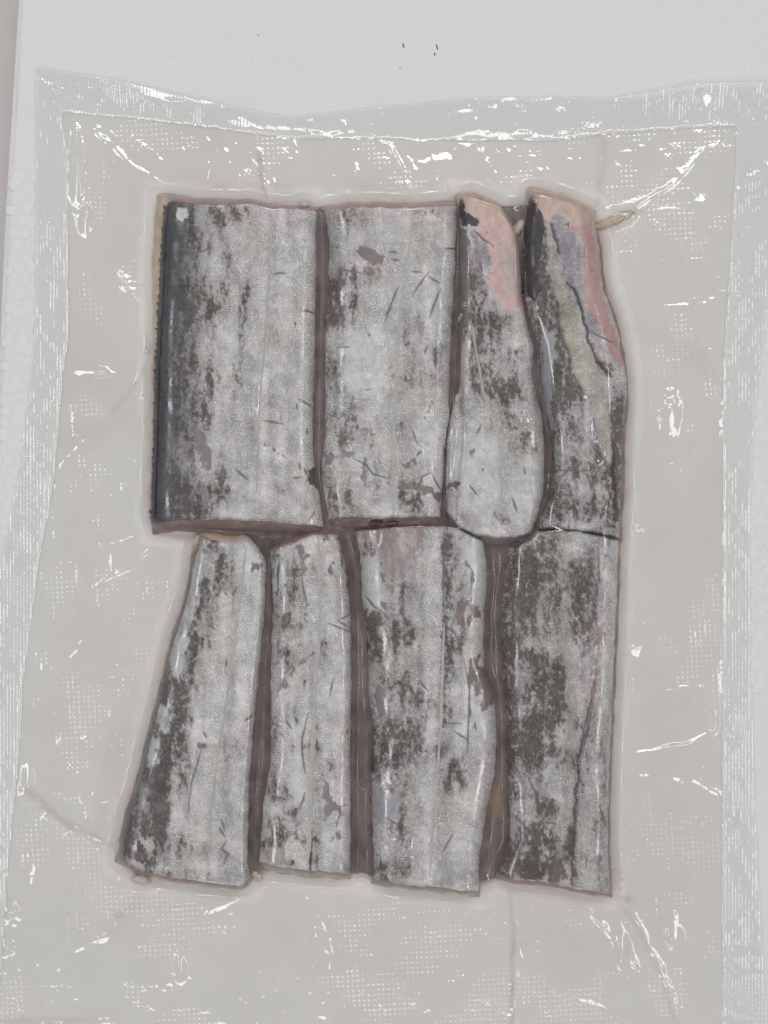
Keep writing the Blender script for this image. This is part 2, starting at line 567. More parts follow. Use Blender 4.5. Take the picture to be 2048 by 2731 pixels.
piece(  # top row, first: dark back with saw-edged fin
    label='wide silver fish piece with a black saw-edged back, on the clear bag floor', H=13.0, seed=11,
    L=cp('A', [(320, 130), (305, 160), (293, 300), (280, 560), (268, 800), (252, 1100), (243, 1500), (228, 1900), (228, 2025)]),
    R=cp('A', [(1212, 185), (1203, 290), (1206, 500), (1200, 800), (1195, 1100), (1186, 1400), (1190, 1620), (1200, 1750), (1222, 1850), (1250, 2052)]),
    T=cp('A', [(320, 130), (360, 118), (520, 145), (820, 140), (940, 165), (1170, 175), (1212, 185)]),
    B=cp('A', [(228, 2025), (350, 2006), (600, 2005), (900, 2015), (1100, 2032), (1250, 2052)]),
    flesh=dict(l=(24, 22, 10, 3, 0, 0), r=2, t=9, b=30, cream=(0.60, 0.50, 0.36), col=((0.42, 0.31, 0.28), (0.25, 0.175, 0.165))),
    line=cp('A', [(940, 170), (935, 400), (915, 700), (900, 950), (880, 1150), (860, 1400), (860, 1600), (845, 1850)]), line_w=3.0,
    fin='dark', navy=1.0, tone=(0.08, 1.15),
    dark=('A', [(330, 450, 90, 30, .6), (700, 200, 140, 60, .7), (480, 330, 60, 60, .6), (380, 700, 90, 250, .4), (560, 760, 80, 60, .7),
                (660, 600, 60, 200, .35), (780, 680, 25, 90, .8), (765, 900, 30, 150, .6), (750, 1150, 40, 100, .6), (600, 1200, 90, 120, .5),
                (545, 1400, 50, 60, .9), (330, 1320, 60, 100, .7), (300, 1480, 60, 60, .6), (350, 1850, 120, 120, .8), (470, 1940, 60, 60, .9),
                (640, 1750, 60, 120, .5), (620, 1850, 60, 60, .6), (950, 680, 60, 50, .4), (980, 960, 90, 60, .3), (800, 1480, 60, 200, .25),
                (970, 1820, 80, 50, .4), (1120, 1900, 50, 50, .3), (820, 1950, 60, 60, .4), (400, 1000, 100, 150, .35), (1080, 260, 80, 80, .25)]),
    paint=[('A', PEEL, 0.0, [(490, 1450), (540, 1480), (575, 1560), (580, 1700), (545, 1720), (510, 1640), (485, 1550)]),
           ('A', PEEL, 0.0, [(410, 1540), (450, 1530), (470, 1590), (430, 1620)]),
           ('A', PEEL, 0.0, [(525, 1800), (560, 1810), (565, 1940), (535, 1950)]),
           ('A', PALE, 0.7, [(515, 175), (560, 165), (572, 240), (540, 295), (508, 260)]),
           ('A', PALE, 0.0, [(380, 170), (440, 175), (450, 230), (390, 260)]),
           ('A', (0.16, 0.13, 0.135), 0.0, [(905, 1562), (955, 1582), (1000, 1618), (1030, 1625), (1030, 1650), (980, 1625), (930, 1590)]),
           ('A', (0.11, 0.07, 0.075), 0.0, [(1165, 1690), (1215, 1680), (1215, 1800), (1180, 1800), (1150, 1770)])],
    scratch=('A', [[(950, 555), (990, 548), (1025, 552)], [(1115, 770), (1150, 772), (1195, 790)], [(1095, 1290), (1140, 1315), (1175, 1340)],
                   [(880, 1420), (940, 1425), (1005, 1440)], [(1075, 835), (1080, 865)], [(1150, 1465), (1145, 1510)], [(1060, 1760), (1120, 1752)],
                   [(1150, 2020), (1195, 1950)], [(1085, 1320), (1090, 1350)], [(1100, 1670), (1110, 1710)], [(380, 300), (420, 270), (445, 240)],
                   [(345, 480), (450, 440), (600, 400)], [(500, 850), (505, 900)], [(400, 1000), (470, 900)], [(1130, 1700), (1150, 1740)],
                   [(720, 1700), (800, 1770)]]))

piece(
    label='silver fish piece with a small brown scar and scratches, beside the black-backed piece', H=13.2, seed=22,
    L=cp('B', [(125, 185), (150, 250), (163, 400), (158, 600), (148, 800), (140, 1000), (138, 1300), (135, 1500), (118, 1650), (128, 1850), (165, 2005)]),
    R=cp('B', [(930, 150), (925, 320), (920, 480), (900, 800), (886, 1100), (880, 1300), (888, 1380), (858, 1560), (848, 1750), (838, 1900), (832, 1990)]),
    T=cp('B', [(125, 185), (200, 172), (330, 158), (650, 162), (930, 150)]),
    B=cp('B', [(165, 2005), (300, 1990), (500, 2000), (700, 1992), (832, 1990)]),
    flesh=dict(l=4, r=2, t=14, b=34, col=((0.45, 0.33, 0.29), (0.25, 0.16, 0.15))),
    line=cp('B', [(660, 230), (650, 350), (625, 550), (595, 750), (580, 950), (570, 1150), (560, 1400), (550, 1600), (550, 1990)]), line_w=5.0,
    tone=(0.14, 0.40),
    dark=('B', [(330, 230, 100, 60, .5), (780, 190, 120, 25, .6), (200, 650, 60, 120, .8), (320, 680, 40, 100, .6), (230, 830, 40, 50, .8),
                (430, 560, 60, 80, .5), (260, 560, 60, 60, .4), (700, 850, 40, 80, .4), (800, 1010, 50, 60, .7), (780, 1140, 90, 80, .5),
                (620, 1180, 50, 100, .5), (540, 1130, 40, 60, .5), (350, 1500, 120, 120, .4), (600, 1450, 50, 150, .4), (640, 1850, 70, 100, .8),
                (700, 1920, 70, 50, .7), (300, 1900, 120, 80, .4), (220, 1100, 60, 60, .4), (480, 1760, 80, 100, .3), (620, 950, 60, 80, .3)]),
    paint=[('B', PEELB, 0.0, [(320, 395), (440, 410), (510, 450), (470, 500), (410, 490), (340, 430)]),
           ('B', PEELB, 0.0, [(400, 510), (440, 510), (430, 560), (390, 550)]),
           ('B', PALE, 0.12, [(280, 860), (400, 900), (440, 960), (520, 1100), (480, 1200), (300, 1240), (240, 1180), (260, 1000)]),
           ('B', PALE, 0.5, [(530, 180), (620, 170), (620, 360), (520, 420)]),
           ('B', LAV, 0.1, [(190, 420), (260, 430), (230, 600), (180, 560)]),
           ('B', PEEL, 0.0, [(230, 1030), (270, 1040), (250, 1060), (225, 1055)]), ('B', PEEL, 0.0, [(190, 1150), (230, 1138), (242, 1160), (200, 1178)]),
           ('B', PEEL, 0.0, [(185, 1220), (235, 1250), (230, 1268), (180, 1245)]), ('B', PEEL, 0.0, [(375, 1630), (392, 1635), (397, 1800), (380, 1800), (368, 1700)]),
           ('B', PEEL, 0.0, [(175, 985), (200, 990), (195, 1010), (178, 1005)]),
           ('B', PEELB, 0.0, [(590, 1775), (660, 1790), (760, 1806), (832, 1855), (832, 1895), (770, 1868), (700, 1832), (600, 1812)]),
           ('B', PEELB, 0.0, [(605, 1690), (690, 1630), (720, 1600), (680, 1665), (620, 1712)]),
           ('B', PEEL, 0.0, [(745, 1370), (760, 1340), (778, 1318), (762, 1372), (730, 1397)]),
           ('B', (0.3, 0.28, 0.29), 0.0, [(140, 1610), (320, 1605), (310, 1640), (200, 1650), (150, 1690)])],
    scratch=('B', [[(590, 610), (550, 700), (495, 850)], [(760, 545), (700, 620), (660, 690)], [(760, 570), (825, 610)], [(830, 640), (800, 710), (765, 810)],
                   [(750, 980), (735, 1030)], [(660, 1470), (690, 1550)], [(310, 1640), (390, 1680), (430, 1735), (530, 1760)], [(770, 1725), (715, 1755), (720, 1780)],
                   [(240, 530), (370, 550)], [(855, 405), (920, 405)], [(525, 425), (575, 425)], [(540, 470), (590, 475)], [(780, 1740), (830, 1830)],
                   [(660, 540), (720, 545)], [(215, 990), (290, 985)], [(400, 905), (415, 920)], [(390, 1240), (420, 1232)], [(540, 750), (500, 800)]]))

piece(
    label='silver fish piece with pink bare flesh at its top end and a rounded lower end', H=12.6, seed=33,
    L=cp('C', [(92, 112), (95, 200), (98, 400), (95, 700), (90, 1000), (80, 1200), (40, 1400), (15, 1600), (10, 1800), (18, 1950), (60, 2010)]),
    R=cp('C', [(400, 262), (440, 320), (458, 420), (470, 700), (508, 880), (545, 1000), (530, 1150), (585, 1380), (603, 1600), (600, 1850), (560, 2000), (520, 2085)]),
    T=cp('C', [(92, 112), (120, 100), (170, 98), (260, 130), (330, 165), (400, 262)]),
    B=cp('C', [(60, 2010), (100, 2050), (200, 2095), (320, 2112), (430, 2105), (520, 2085)]),
    flesh=dict(l=4, r=2, t=12, b=24, col=((0.60, 0.45, 0.35), (0.20, 0.17, 0.165))),
    line=cp('C', [(165, 820), (190, 950), (240, 1250), (290, 1380), (330, 1480), (355, 1560), (352, 1700), (350, 1900)]), line_w=3.0,
    tone=(0.28, 0.15),
    grooves=[(cp('C', [(95, 300), (95, 700), (95, 1000), (100, 1300), (110, 1500), (100, 1620), (85, 1750), (70, 1980)]), -2.6, 11)],
    dark=('C', [(200, 620, 50, 100, .9), (220, 800, 60, 100, .8), (320, 830, 60, 60, .6), (270, 950, 70, 80, .8), (260, 1150, 60, 120, .7),
                (340, 1250, 40, 90, .8), (400, 1200, 80, 80, .6), (450, 1270, 80, 50, .7), (400, 1430, 60, 60, .8), (480, 1560, 80, 80, .5),
                (200, 1250, 60, 100, .5), (330, 1990, 70, 50, .5), (430, 1040, 70, 50, .3), (160, 1000, 30, 150, .5), (480, 1000, 50, 60, .3)]),
    paint=[('C', (0.22, 0.2, 0.19), 0.0, [(95, 280), (150, 290), (165, 520), (170, 760), (120, 900), (92, 900)]),
           ('C', PINK, 0.0, [(110, 95), (170, 90), (330, 150), (420, 250), (470, 380), (480, 700), (480, 760), (400, 760), (330, 730), (290, 660), (255, 600), (280, 520), (270, 420), (200, 300), (170, 230)]),
           ('C', (0.56, 0.47, 0.46), 0.05, [(330, 380), (450, 420), (460, 690), (400, 680), (330, 560)]),
           ('C', (0.45, 0.40, 0.47), 0.8, [(170, 300), (220, 320), (280, 420), (280, 520), (220, 520), (185, 440)]),
           ('C', (0.40, 0.13, 0.12), 0.0, [(285, 380), (320, 375), (325, 400), (300, 415)]),
           ('C', (0.66, 0.50, 0.415), 0.0, [(115, 95), (170, 90), (330, 150), (410, 240), (400, 270), (300, 220), (180, 170)]),
           ('C', (0.02, 0.022, 0.03), 0.0, [(88, 118), (112, 108), (135, 170), (165, 200), (228, 235), (200, 275), (120, 262), (95, 205)]),
           ('C', PALE, 0.2, [(110, 1500), (330, 1500), (340, 1900), (300, 1980), (90, 1930), (95, 1650)]),
           ('C', PALE, 0.35, [(420, 1700), (590, 1640), (590, 1850), (540, 2000), (430, 2060), (380, 1900)]),
           ('C', PEEL, 0.0, [(165, 1590), (190, 1575), (195, 1600), (170, 1610)]),
           ('C', (0.13, 0.07, 0.075), 0.0, [(30, 1810), (75, 1770), (100, 1790), (80, 1830), (40, 1830)])],
    scratch=('C', [[(215, 480), (235, 540)], [(190, 960), (215, 1030)], [(160, 1800), (205, 1860)], [(200, 1500), (230, 1440)], [(410, 1870), (440, 1960)],
                   [(240, 1700), (235, 1720)], [(180, 290), (240, 350), (290, 380)], [(480, 1700), (490, 1740)]]))

piece(
    label='fish piece with a jet black tip, yellow stripe and pink flesh along its outer edge', H=12.6, seed=44,
    L=cp('C', [(510, 78), (485, 200), (464, 400), (470, 650), (500, 800), (556, 1000), (572, 1150), (598, 1350), (640, 1500), (652, 1700), (630, 1850), (575, 1960), (562, 2060)]),
    R=cp('C', [(880, 205), (905, 280), (930, 400), (952, 650), (1000, 760), (1040, 900), (1082, 1130), (1092, 1300), (1072, 1500), (1062, 1800), (1050, 2115)]),
    T=cp('C', [(510, 78), (530, 66), (600, 85), (700, 112), (800, 150), (880, 205)]),
    B=cp('C', [(562, 2060), (700, 2058), (900, 2083), (1050, 2115)]),
    flesh=dict(l=3, r=4, t=10, b=6, col=((0.60, 0.45, 0.35), (0.3, 0.22, 0.22))),
    line=None, tone=(0.60, 0.35), taper_r=0.5,
    dark=('C', [(700, 1000, 60, 150, .7), (680, 1150, 60, 150, .8), (760, 1250, 90, 80, .7), (700, 750, 50, 100, .7), (620, 700, 50, 150, .8),
                (820, 1000, 60, 60, .4), (1020, 1560, 45, 150, .9), (1015, 1750, 45, 200, .9), (990, 1950, 60, 150, .8), (760, 1450, 60, 80, .3),
                (740, 1700, 80, 60, .4), (700, 1850, 60, 60, .4), (870, 1920, 60, 60, .5), (760, 1960, 150, 50, .5), (620, 1900, 60, 80, .5),
                (950, 1110, 50, 50, .8), (600, 500, 40, 200, .6), (1030, 1350, 40, 120, .6), (900, 1600, 80, 60, .4), (850, 1750, 60, 60, .4)]),
    paint=[('C', (0.64, 0.62, 0.53), 0.9, [(590, 240), (640, 250), (690, 450), (740, 650), (820, 850), (900, 1050), (960, 1300), (1000, 1500), (1000, 1700), (950, 1650), (930, 1500), (860, 1300), (780, 1080), (700, 850), (650, 650), (620, 450)]),
           ('C', (0.44, 0.39, 0.46), 0.9, [(640, 250), (760, 300), (810, 420), (830, 620), (880, 820), (960, 980), (920, 1020), (860, 900), (790, 720), (720, 560), (680, 400)]),
           ('C', (0.66, 0.50, 0.415), 0.0, [(515, 60), (600, 80), (760, 130), (890, 200), (890, 280), (780, 270), (690, 215), (610, 235), (585, 180), (555, 120)]),
           ('C', (0.58, 0.37, 0.355), 0.0, [(740, 270), (880, 240), (925, 330), (955, 640), (1010, 800), (1060, 1000), (1080, 1120), (1050, 1110), (965, 970), (885, 800), (825, 600), (815, 430), (790, 350)]),
           ('C', (0.36, 0.09, 0.085), 0.0, [(722, 252), (745, 245), (768, 270), (745, 285)]),
           ('C', (0.018, 0.018, 0.022), 0.0, [(512, 76), (545, 140), (595, 215), (600, 330), (580, 400), (560, 480), (570, 650), (545, 720), (475, 660), (455, 450), (480, 200)]),
           ('C', (0.40, 0.41, 0.45), 0.0, [(595, 890), (665, 905), (655, 1100), (640, 1400), (648, 1500), (605, 1510), (592, 1300), (580, 1150)]),
           ('C', (0.28, 0.26, 0.27), 0.0, [(600, 1500), (648, 1500), (655, 1700), (640, 1850), (600, 1900)])],
    strokes=[('C', [(740, 600), (785, 680), (830, 800), (862, 960), (915, 1075), (990, 1160)], 9, (0.075, 0.07, 0.07)),
             ('C', [(640, 260), (660, 340), (690, 420)], 8, (0.10, 0.10, 0.11)),
             ('C', [(1000, 1480), (1010, 1600), (1000, 1700), (1025, 1850), (1020, 2000)], 10, (0.05, 0.045, 0.045))],
    scratch=('C', [[(870, 890), (940, 930), (1010, 960)], [(690, 1710), (800, 1717), (880, 1712)], [(890, 1400), (905, 1480)], [(920, 1560), (900, 1640)],
                   [(980, 1360), (1050, 1362)], [(985, 1460), (1050, 1465)], [(715, 500), (720, 540)], [(850, 1660), (900, 1690)]]))

piece(
    label='leaning silver fish piece with a blotchy grey fin edge, in the lower row', H=12.8, seed=55,
    L=cp('D', [(545, 100), (512, 200), (460, 450), (370, 720), (320, 950), (268, 1150), (240, 1270), (182, 1520), (132, 1650), (102, 1800), (80, 1935)]),
    R=cp('D', [(830, 125), (880, 180), (915, 250), (912, 500), (882, 800), (862, 1000), (840, 1250), (817, 1550), (815, 1880), (812, 1960), (828, 2030)]),
    T=cp('D', [(545, 100), (600, 120), (700, 135), (830, 125)]),
    B=cp('D', [(80, 1935), (200, 2010), (400, 2045), (700, 2090), (780, 2088), (828, 2030)]),
    flesh=dict(l=(10, 4, 4, 4, 6, 6, 8), r=4, t=16, b=9, col=((0.60, 0.46, 0.36), (0.36, 0.26, 0.22))),
    line=cp('D', [(800, 170), (760, 500), (730, 750), (680, 1080), (645, 1300), (620, 1500), (600, 1700), (600, 1900)]), line_w=3.5,
    fin='grey', tone=(0.08, 0.75), navy=0.25,
    dark=('D', [(560, 440, 30, 90, .7), (570, 150, 50, 60, .8), (500, 680, 40, 150, .8), (560, 700, 60, 60, .6), (400, 950, 100, 60, .95),
                (330, 1000, 60, 60, .95), (450, 1100, 50, 120, .5), (380, 1280, 60, 120, .8), (330, 1480, 50, 200, .95), (280, 1650, 60, 150, .8),
                (160, 1700, 60, 150, .85), (130, 1850, 50, 80, .7), (230, 1950, 60, 60, .9), (330, 1810, 22, 22, 1), (450, 1500, 80, 150, .4),
                (420, 1850, 100, 100, .45), (580, 1900, 100, 60, .35), (700, 350, 80, 80, .3), (690, 260, 60, 60, .4), (800, 820, 80, 60, .3),
                (720, 1300, 40, 40, .4), (640, 300, 30, 150, .5), (780, 2040, 60, 40, .6), (400, 2030, 200, 30, .5), (600, 620, 60, 60, .3)]),
    paint=[('D', PALE, 0.05, [(530, 120), (590, 140), (548, 300), (530, 450), (500, 620), (455, 850), (410, 920), (365, 880), (380, 740), (460, 470), (500, 250)]),
           ('D', PALE, 0.05, [(280, 1050), (350, 1060), (405, 1140), (345, 1215), (300, 1180)]),
           ('D', PALE, 0.05, [(250, 1230), (312, 1260), (300, 1400), (250, 1420), (218, 1350)]),
           ('D', (0.36, 0.37, 0.38), 0.05, [(185, 1530), (250, 1560), (242, 1690), (200, 1660)]),
           ('D', (0.55, 0.53, 0.5), 0.0, [(205, 1825), (240, 1815), (302, 1860), (240, 1892)]),
           ('D', (0.5, 0.49, 0.48), 0.0, [(140, 1940), (220, 1965), (240, 2005), (170, 1985)]),
           ('D', (0.20, 0.19, 0.21), 0.0, [(840, 270), (880, 263), (872, 305), (845, 292), (825, 302)]),
           ('D', (0.20, 0.19, 0.21), 0.0, [(690, 1358), (720, 1380), (715, 1402), (695, 1388)]),
           ('D', (0.20, 0.19, 0.21), 0.0, [(535, 1273), (562, 1285), (556, 1325), (530, 1338)]),
           ('D', (0.20, 0.19, 0.21), 0.0, [(724, 393), (737, 393), (730, 432)]),
           ('D', PEEL, 0.0, [(580, 570), (600, 560), (605, 610), (590, 615)]), ('D', PEEL, 0.0, [(452, 790), (480, 785), (470, 822)])],
    scratch=('D', [[(555, 1290), (530, 1370), (490, 1510), (470, 1680)], [(832, 1123), (790, 1157)], [(660, 1710), (680, 1780)], [(648, 1758), (680, 1812)],
                   [(690, 1830), (660, 1880), (700, 1910), (665, 1980)], [(560, 1218), (576, 1250)], [(690, 800), (685, 850)], [(580, 610), (630, 635)],
                   [(680, 430), (695, 440)], [(600, 440), (580, 480)]]))

piece(
    label='narrow silver fish piece with a pale line and torn grey patches, beside the leaning piece', H=13.0, seed=66,
    L=cp('D', [(930, 200), (940, 290), (945, 600), (932, 850), (935, 1050), (930, 1400), (892, 1600), (872, 1890), (860, 1955)]),
    R=cp('D', [(1325, 95), (1370, 250), (1393, 500), (1400, 800), (1395, 1200), (1395, 1600), (1396, 1900), (1390, 2022)]),
    T=cp('D', [(930, 200), (1000, 165), (1080, 130), (1180, 95), (1325, 95)]),
    B=cp('D', [(860, 1955), (1000, 1985), (1150, 2005), (1390, 2022)]),
    flesh=dict(l=5, r=3, t=12, b=16, col=((0.3, 0.2, 0.18), (0.40, 0.31, 0.27))),
    line=cp('D', [(1205, 90), (1220, 300), (1220, 600), (1200, 900), (1185, 1150), (1165, 1450), (1160, 1700), (1150, 2000)]), line_w=6.0,
    tone=(0.18, 0.0), left_tone=0.35,
    dark=('F', [(640, 880, 60, 100, .7), (580, 1230, 60, 80, .7), (560, 1700, 100, 80, .7), (680, 700, 80, 80, .4), (900, 650, 60, 150, .5),
                (880, 820, 60, 60, .4), (1020, 1620, 50, 120, .9), (760, 2000, 60, 60, .7), (540, 2060, 80, 80, .6), (1340, 700, 40, 200, .5),
                (700, 1350, 80, 60, .4), (780, 2100, 60, 100, .5), (500, 1340, 100, 80, .3)]),
    dark2=('G', [(620, 200, 50, 120, .6), (1080, 280, 100, 80, .7), (700, 540, 60, 60, .7), (840, 540, 60, 60, .8), (820, 380, 30, 80, .7),
                 (580, 560, 40, 100, .6), (420, 1080, 100, 100, .6), (550, 1060, 60, 60, .6), (560, 1250, 80, 60, .8), (330, 1600, 80, 60, .9),
                 (450, 1500, 80, 80, .6), (680, 1560, 60, 60, .7), (820, 1830, 70, 100, 1), (820, 1570, 30, 40, .8), (920, 720, 150, 60, .35),
                 (1000, 850, 80, 80, .3), (400, 800, 100, 100, .4), (380, 300, 80, 100, .4), (560, 1800, 60, 60, .7), (500, 1400, 200, 150, .4)]),
    paint=[('F', PALE, 0.2, [(420, 560), (560, 500), (560, 800), (470, 950), (410, 900)]),
           ('F', PEEL, 0.0, [(740, 480), (820, 440), (822, 640), (765, 725), (740, 640)]), ('F', PEEL, 0.0, [(558, 540), (602, 560), (582, 850), (562, 720)]),
           ('F', PEEL, 0.0, [(735, 1000), (790, 1090), (852, 1080), (800, 1180), (848, 1335), (800, 1290), (755, 1120)]),
           ('F', PEEL, 0.0, [(800, 1720), (925, 1620), (902, 1720), (780, 1815), (600, 1955), (700, 1840)]),
           ('F', PEEL, 0.0, [(550, 1582), (640, 1562), (770, 1575), (640, 1602)]),
           ('F', (0.2, 0.19, 0.21), 0.0, [(1085, 590), (1110, 545), (1155, 535), (1160, 590), (1125, 640), (1132, 700), (1105, 745), (1088, 680)]),
           ('F', (0.2, 0.19, 0.21), 0.0, [(1020, 190), (1080, 235), (1165, 348), (1055, 275)]),
           ('F', (0.08, 0.09, 0.15), 0.0, [(440, 930), (485, 878), (458, 942)]), ('F', PEEL, 0.0, [(690, 400), (750, 370), (770, 440), (700, 490)]),
           ('F', PEEL, 0.0, [(590, 1830), (660, 1790), (640, 1850), (560, 1900)]),
           ('G', PALE, 0.1, [(520, 300), (590, 250), (605, 330), (640, 560), (700, 700), (710, 900), (690, 1100), (600, 1190), (555, 1040), (505, 900), (600, 760), (560, 400)]),
           ('G', PEEL, 0.0, [(890, 785), (910, 850), (982, 950), (960, 1060), (1010, 1130), (1070, 1150), (1145, 1165), (1095, 1225), (1010, 1230), (930, 1345), (912, 1250), (930, 1160), (890, 1110), (828, 1185), (890, 1060), (893, 930)]),
           ('G', PEEL, 0.0, [(1095, 1230), (1115, 1250), (1070, 1390), (1010, 1550), (985, 1600), (1040, 1440)]),
           ('G', PEEL, 0.0, [(1075, 1440), (1105, 1400), (1090, 1520), (1065, 1530)]),
           ('G', (0.40, 0.37, 0.36), 0.0, [(260, 1680), (400, 1640), (500, 1690), (480, 1790), (330, 1800)]),
           ('G', LAV, 0.1, [(1000, 1850), (1200, 1880), (1190, 1950), (980, 1940)])],
    strokes=[('G', [(785, 1450), (772, 1650), (765, 1880)], 14, (0.05, 0.03, 0.03)),
             ('F', [(1230, 250), (1290, 550), (1340, 800), (1370, 1000)], 26, (0.26, 0.16, 0.13))],
    scratch=('G', [[(745, 170), (720, 280), (680, 450), (680, 620), (700, 760), (715, 835)], [(500, 250), (565, 345)], [(440, 390), (475, 430)],
                   [(705, 1040), (690, 1120), (650, 1220)], [(1180, 350), (1170, 400)]]),
    scratch2=('F', [[(1085, 1300), (1180, 1340), (1335, 1400)], [(1345, 1200), (1215, 1260)], [(1200, 1270), (1310, 1330)], [(1155, 1970), (1130, 2050), (1105, 2200)],
                    [(760, 720), (775, 860), (820, 1060)], [(1245, 470), (1265, 640)], [(460, 600), (465, 900)], [(480, 540), (470, 720)]]))

piece(
    label='silver fish piece stained mauve at its top and torn along its lower right side', H=13.0, seed=77,
    L=cp('E', [(75, 75), (112, 200), (122, 350), (130, 520), (158, 640), (162, 800), (165, 1000), (190, 1200), (182, 1400), (180, 1600), (188, 1800), (196, 2005)]),
    R=cp('E', [(810, 125), (832, 300), (815, 500), (810, 700), (815, 850), (872, 985), (882, 1200), (876, 1400), (832, 1600), (802, 1800), (785, 1950), (782, 2075)]),
    T=cp('E', [(75, 75), (300, 52), (480, 48), (600, 45), (660, 62), (810, 125)]),
    B=cp('E', [(196, 2005), (400, 2035), (500, 2042), (782, 2075)]),
    flesh=dict(l=4, r=3, t=8, b=11, col=((0.3, 0.19, 0.18), (0.36, 0.28, 0.25))),
    line=cp('E', [(590, 560), (580, 900), (570, 1200), (550, 1450), (530, 1700), (510, 1990)]), line_w=3.5,
    tone=(0.28, 0.0), left_tone=0.4,
    dark=('E', [(200, 570, 50, 40, .95), (190, 680, 40, 120, .8), (340, 670, 60, 50, .8), (350, 400, 60, 50, .5), (600, 160, 50, 100, .7),
                (610, 450, 40, 200, .5), (610, 750, 50, 150, .7), (450, 640, 120, 60, .3), (350, 930, 70, 60, .6), (400, 1000, 60, 50, .6),
                (300, 1230, 120, 80, .8), (240, 1180, 60, 40, .6), (450, 1150, 60, 60, .3), (600, 1080, 40, 80, .6), (650, 1420, 80, 90, .7),
                (480, 1300, 100, 60, .5), (260, 1350, 60, 60, .6), (350, 1700, 60, 80, .5), (250, 1950, 60, 60, .6), (400, 1950, 60, 60, .5),
                (360, 560, 60, 60, .4), (175, 1250, 25, 150, .8), (520, 1050, 60, 60, .3), (690, 690, 60, 60, .4)]),
    paint=[('E', (0.36, 0.28, 0.28), 0.12, [(90, 85), (300, 55), (480, 60), (470, 180), (400, 250), (335, 330), (265, 345), (230, 250), (200, 150)]),
           ('E', PALE, 0.2, [(130, 200), (230, 200), (240, 330), (270, 400), (270, 520), (180, 520), (135, 480)]),
           ('E', PALE, 0.1, [(700, 90), (815, 130), (825, 400), (805, 760), (770, 620), (750, 400), (700, 200)]),
           ('E', PALE, 0.3, [(740, 900), (870, 1010), (870, 1250), (800, 1200), (740, 1060)]),
           ('E', MAUVE, 0.0, [(300, 60), (330, 60), (340, 110), (310, 130)]),
           ('E', PEELB, 0.0, [(235, 310), (262, 320), (270, 380), (245, 375)]), ('E', PEELB, 0.0, [(255, 470), (272, 478), (262, 508)]),
           ('E', PEELB, 0.0, [(660, 460), (700, 440), (712, 560), (700, 645), (660, 590), (650, 520)]), ('E', PEELB, 0.0, [(682, 335), (695, 400), (668, 405)]),
           ('E', PEELB, 0.0, [(705, 240), (735, 262), (755, 300), (752, 360), (735, 372), (735, 300)]),
           ('E', PEELB, 0.0, [(700, 445), (765, 490), (800, 550), (752, 560), (722, 615), (715, 560), (740, 535)]),
           ('E', PEEL, 0.0, [(203, 960), (240, 920), (272, 980), (260, 1040), (270, 1090), (218, 1105), (213, 1020)]),
           ('E', PEEL, 0.0, [(700, 1470), (722, 1460), (715, 1505)]), ('E', LAV, 0.0, [(180, 1490), (330, 1530), (362, 1600), (310, 1680), (230, 1690), (170, 1600)]),
           ('E', LAV, 0.1, [(530, 1900), (650, 1890), (720, 1930), (742, 1985), (640, 2025), (520, 2015)]),
           ('E', PEELB, 0.0, [(720, 770), (785, 765), (790, 850), (752, 900), (735, 965), (722, 880)]),
           ('E', PEELB, 0.0, [(752, 880), (802, 830), (860, 900), (885, 990), (850, 1050), (800, 1080), (785, 1030), (805, 960), (765, 990)])],
    scratch=('E', [[(150, 430), (200, 490), (265, 535)], [(700, 790), (720, 900), (730, 960), (725, 1100), (718, 1310)], [(640, 1180), (720, 1230)],
                   [(590, 1140), (690, 1140)], [(640, 1750), (580, 1850)], [(735, 1060), (735, 1110)], [(590, 60), (585, 300), (582, 540)],
                   [(450, 900), (500, 960)], [(270, 1660), (330, 1700)], [(760, 1130), (765, 1180)]]))

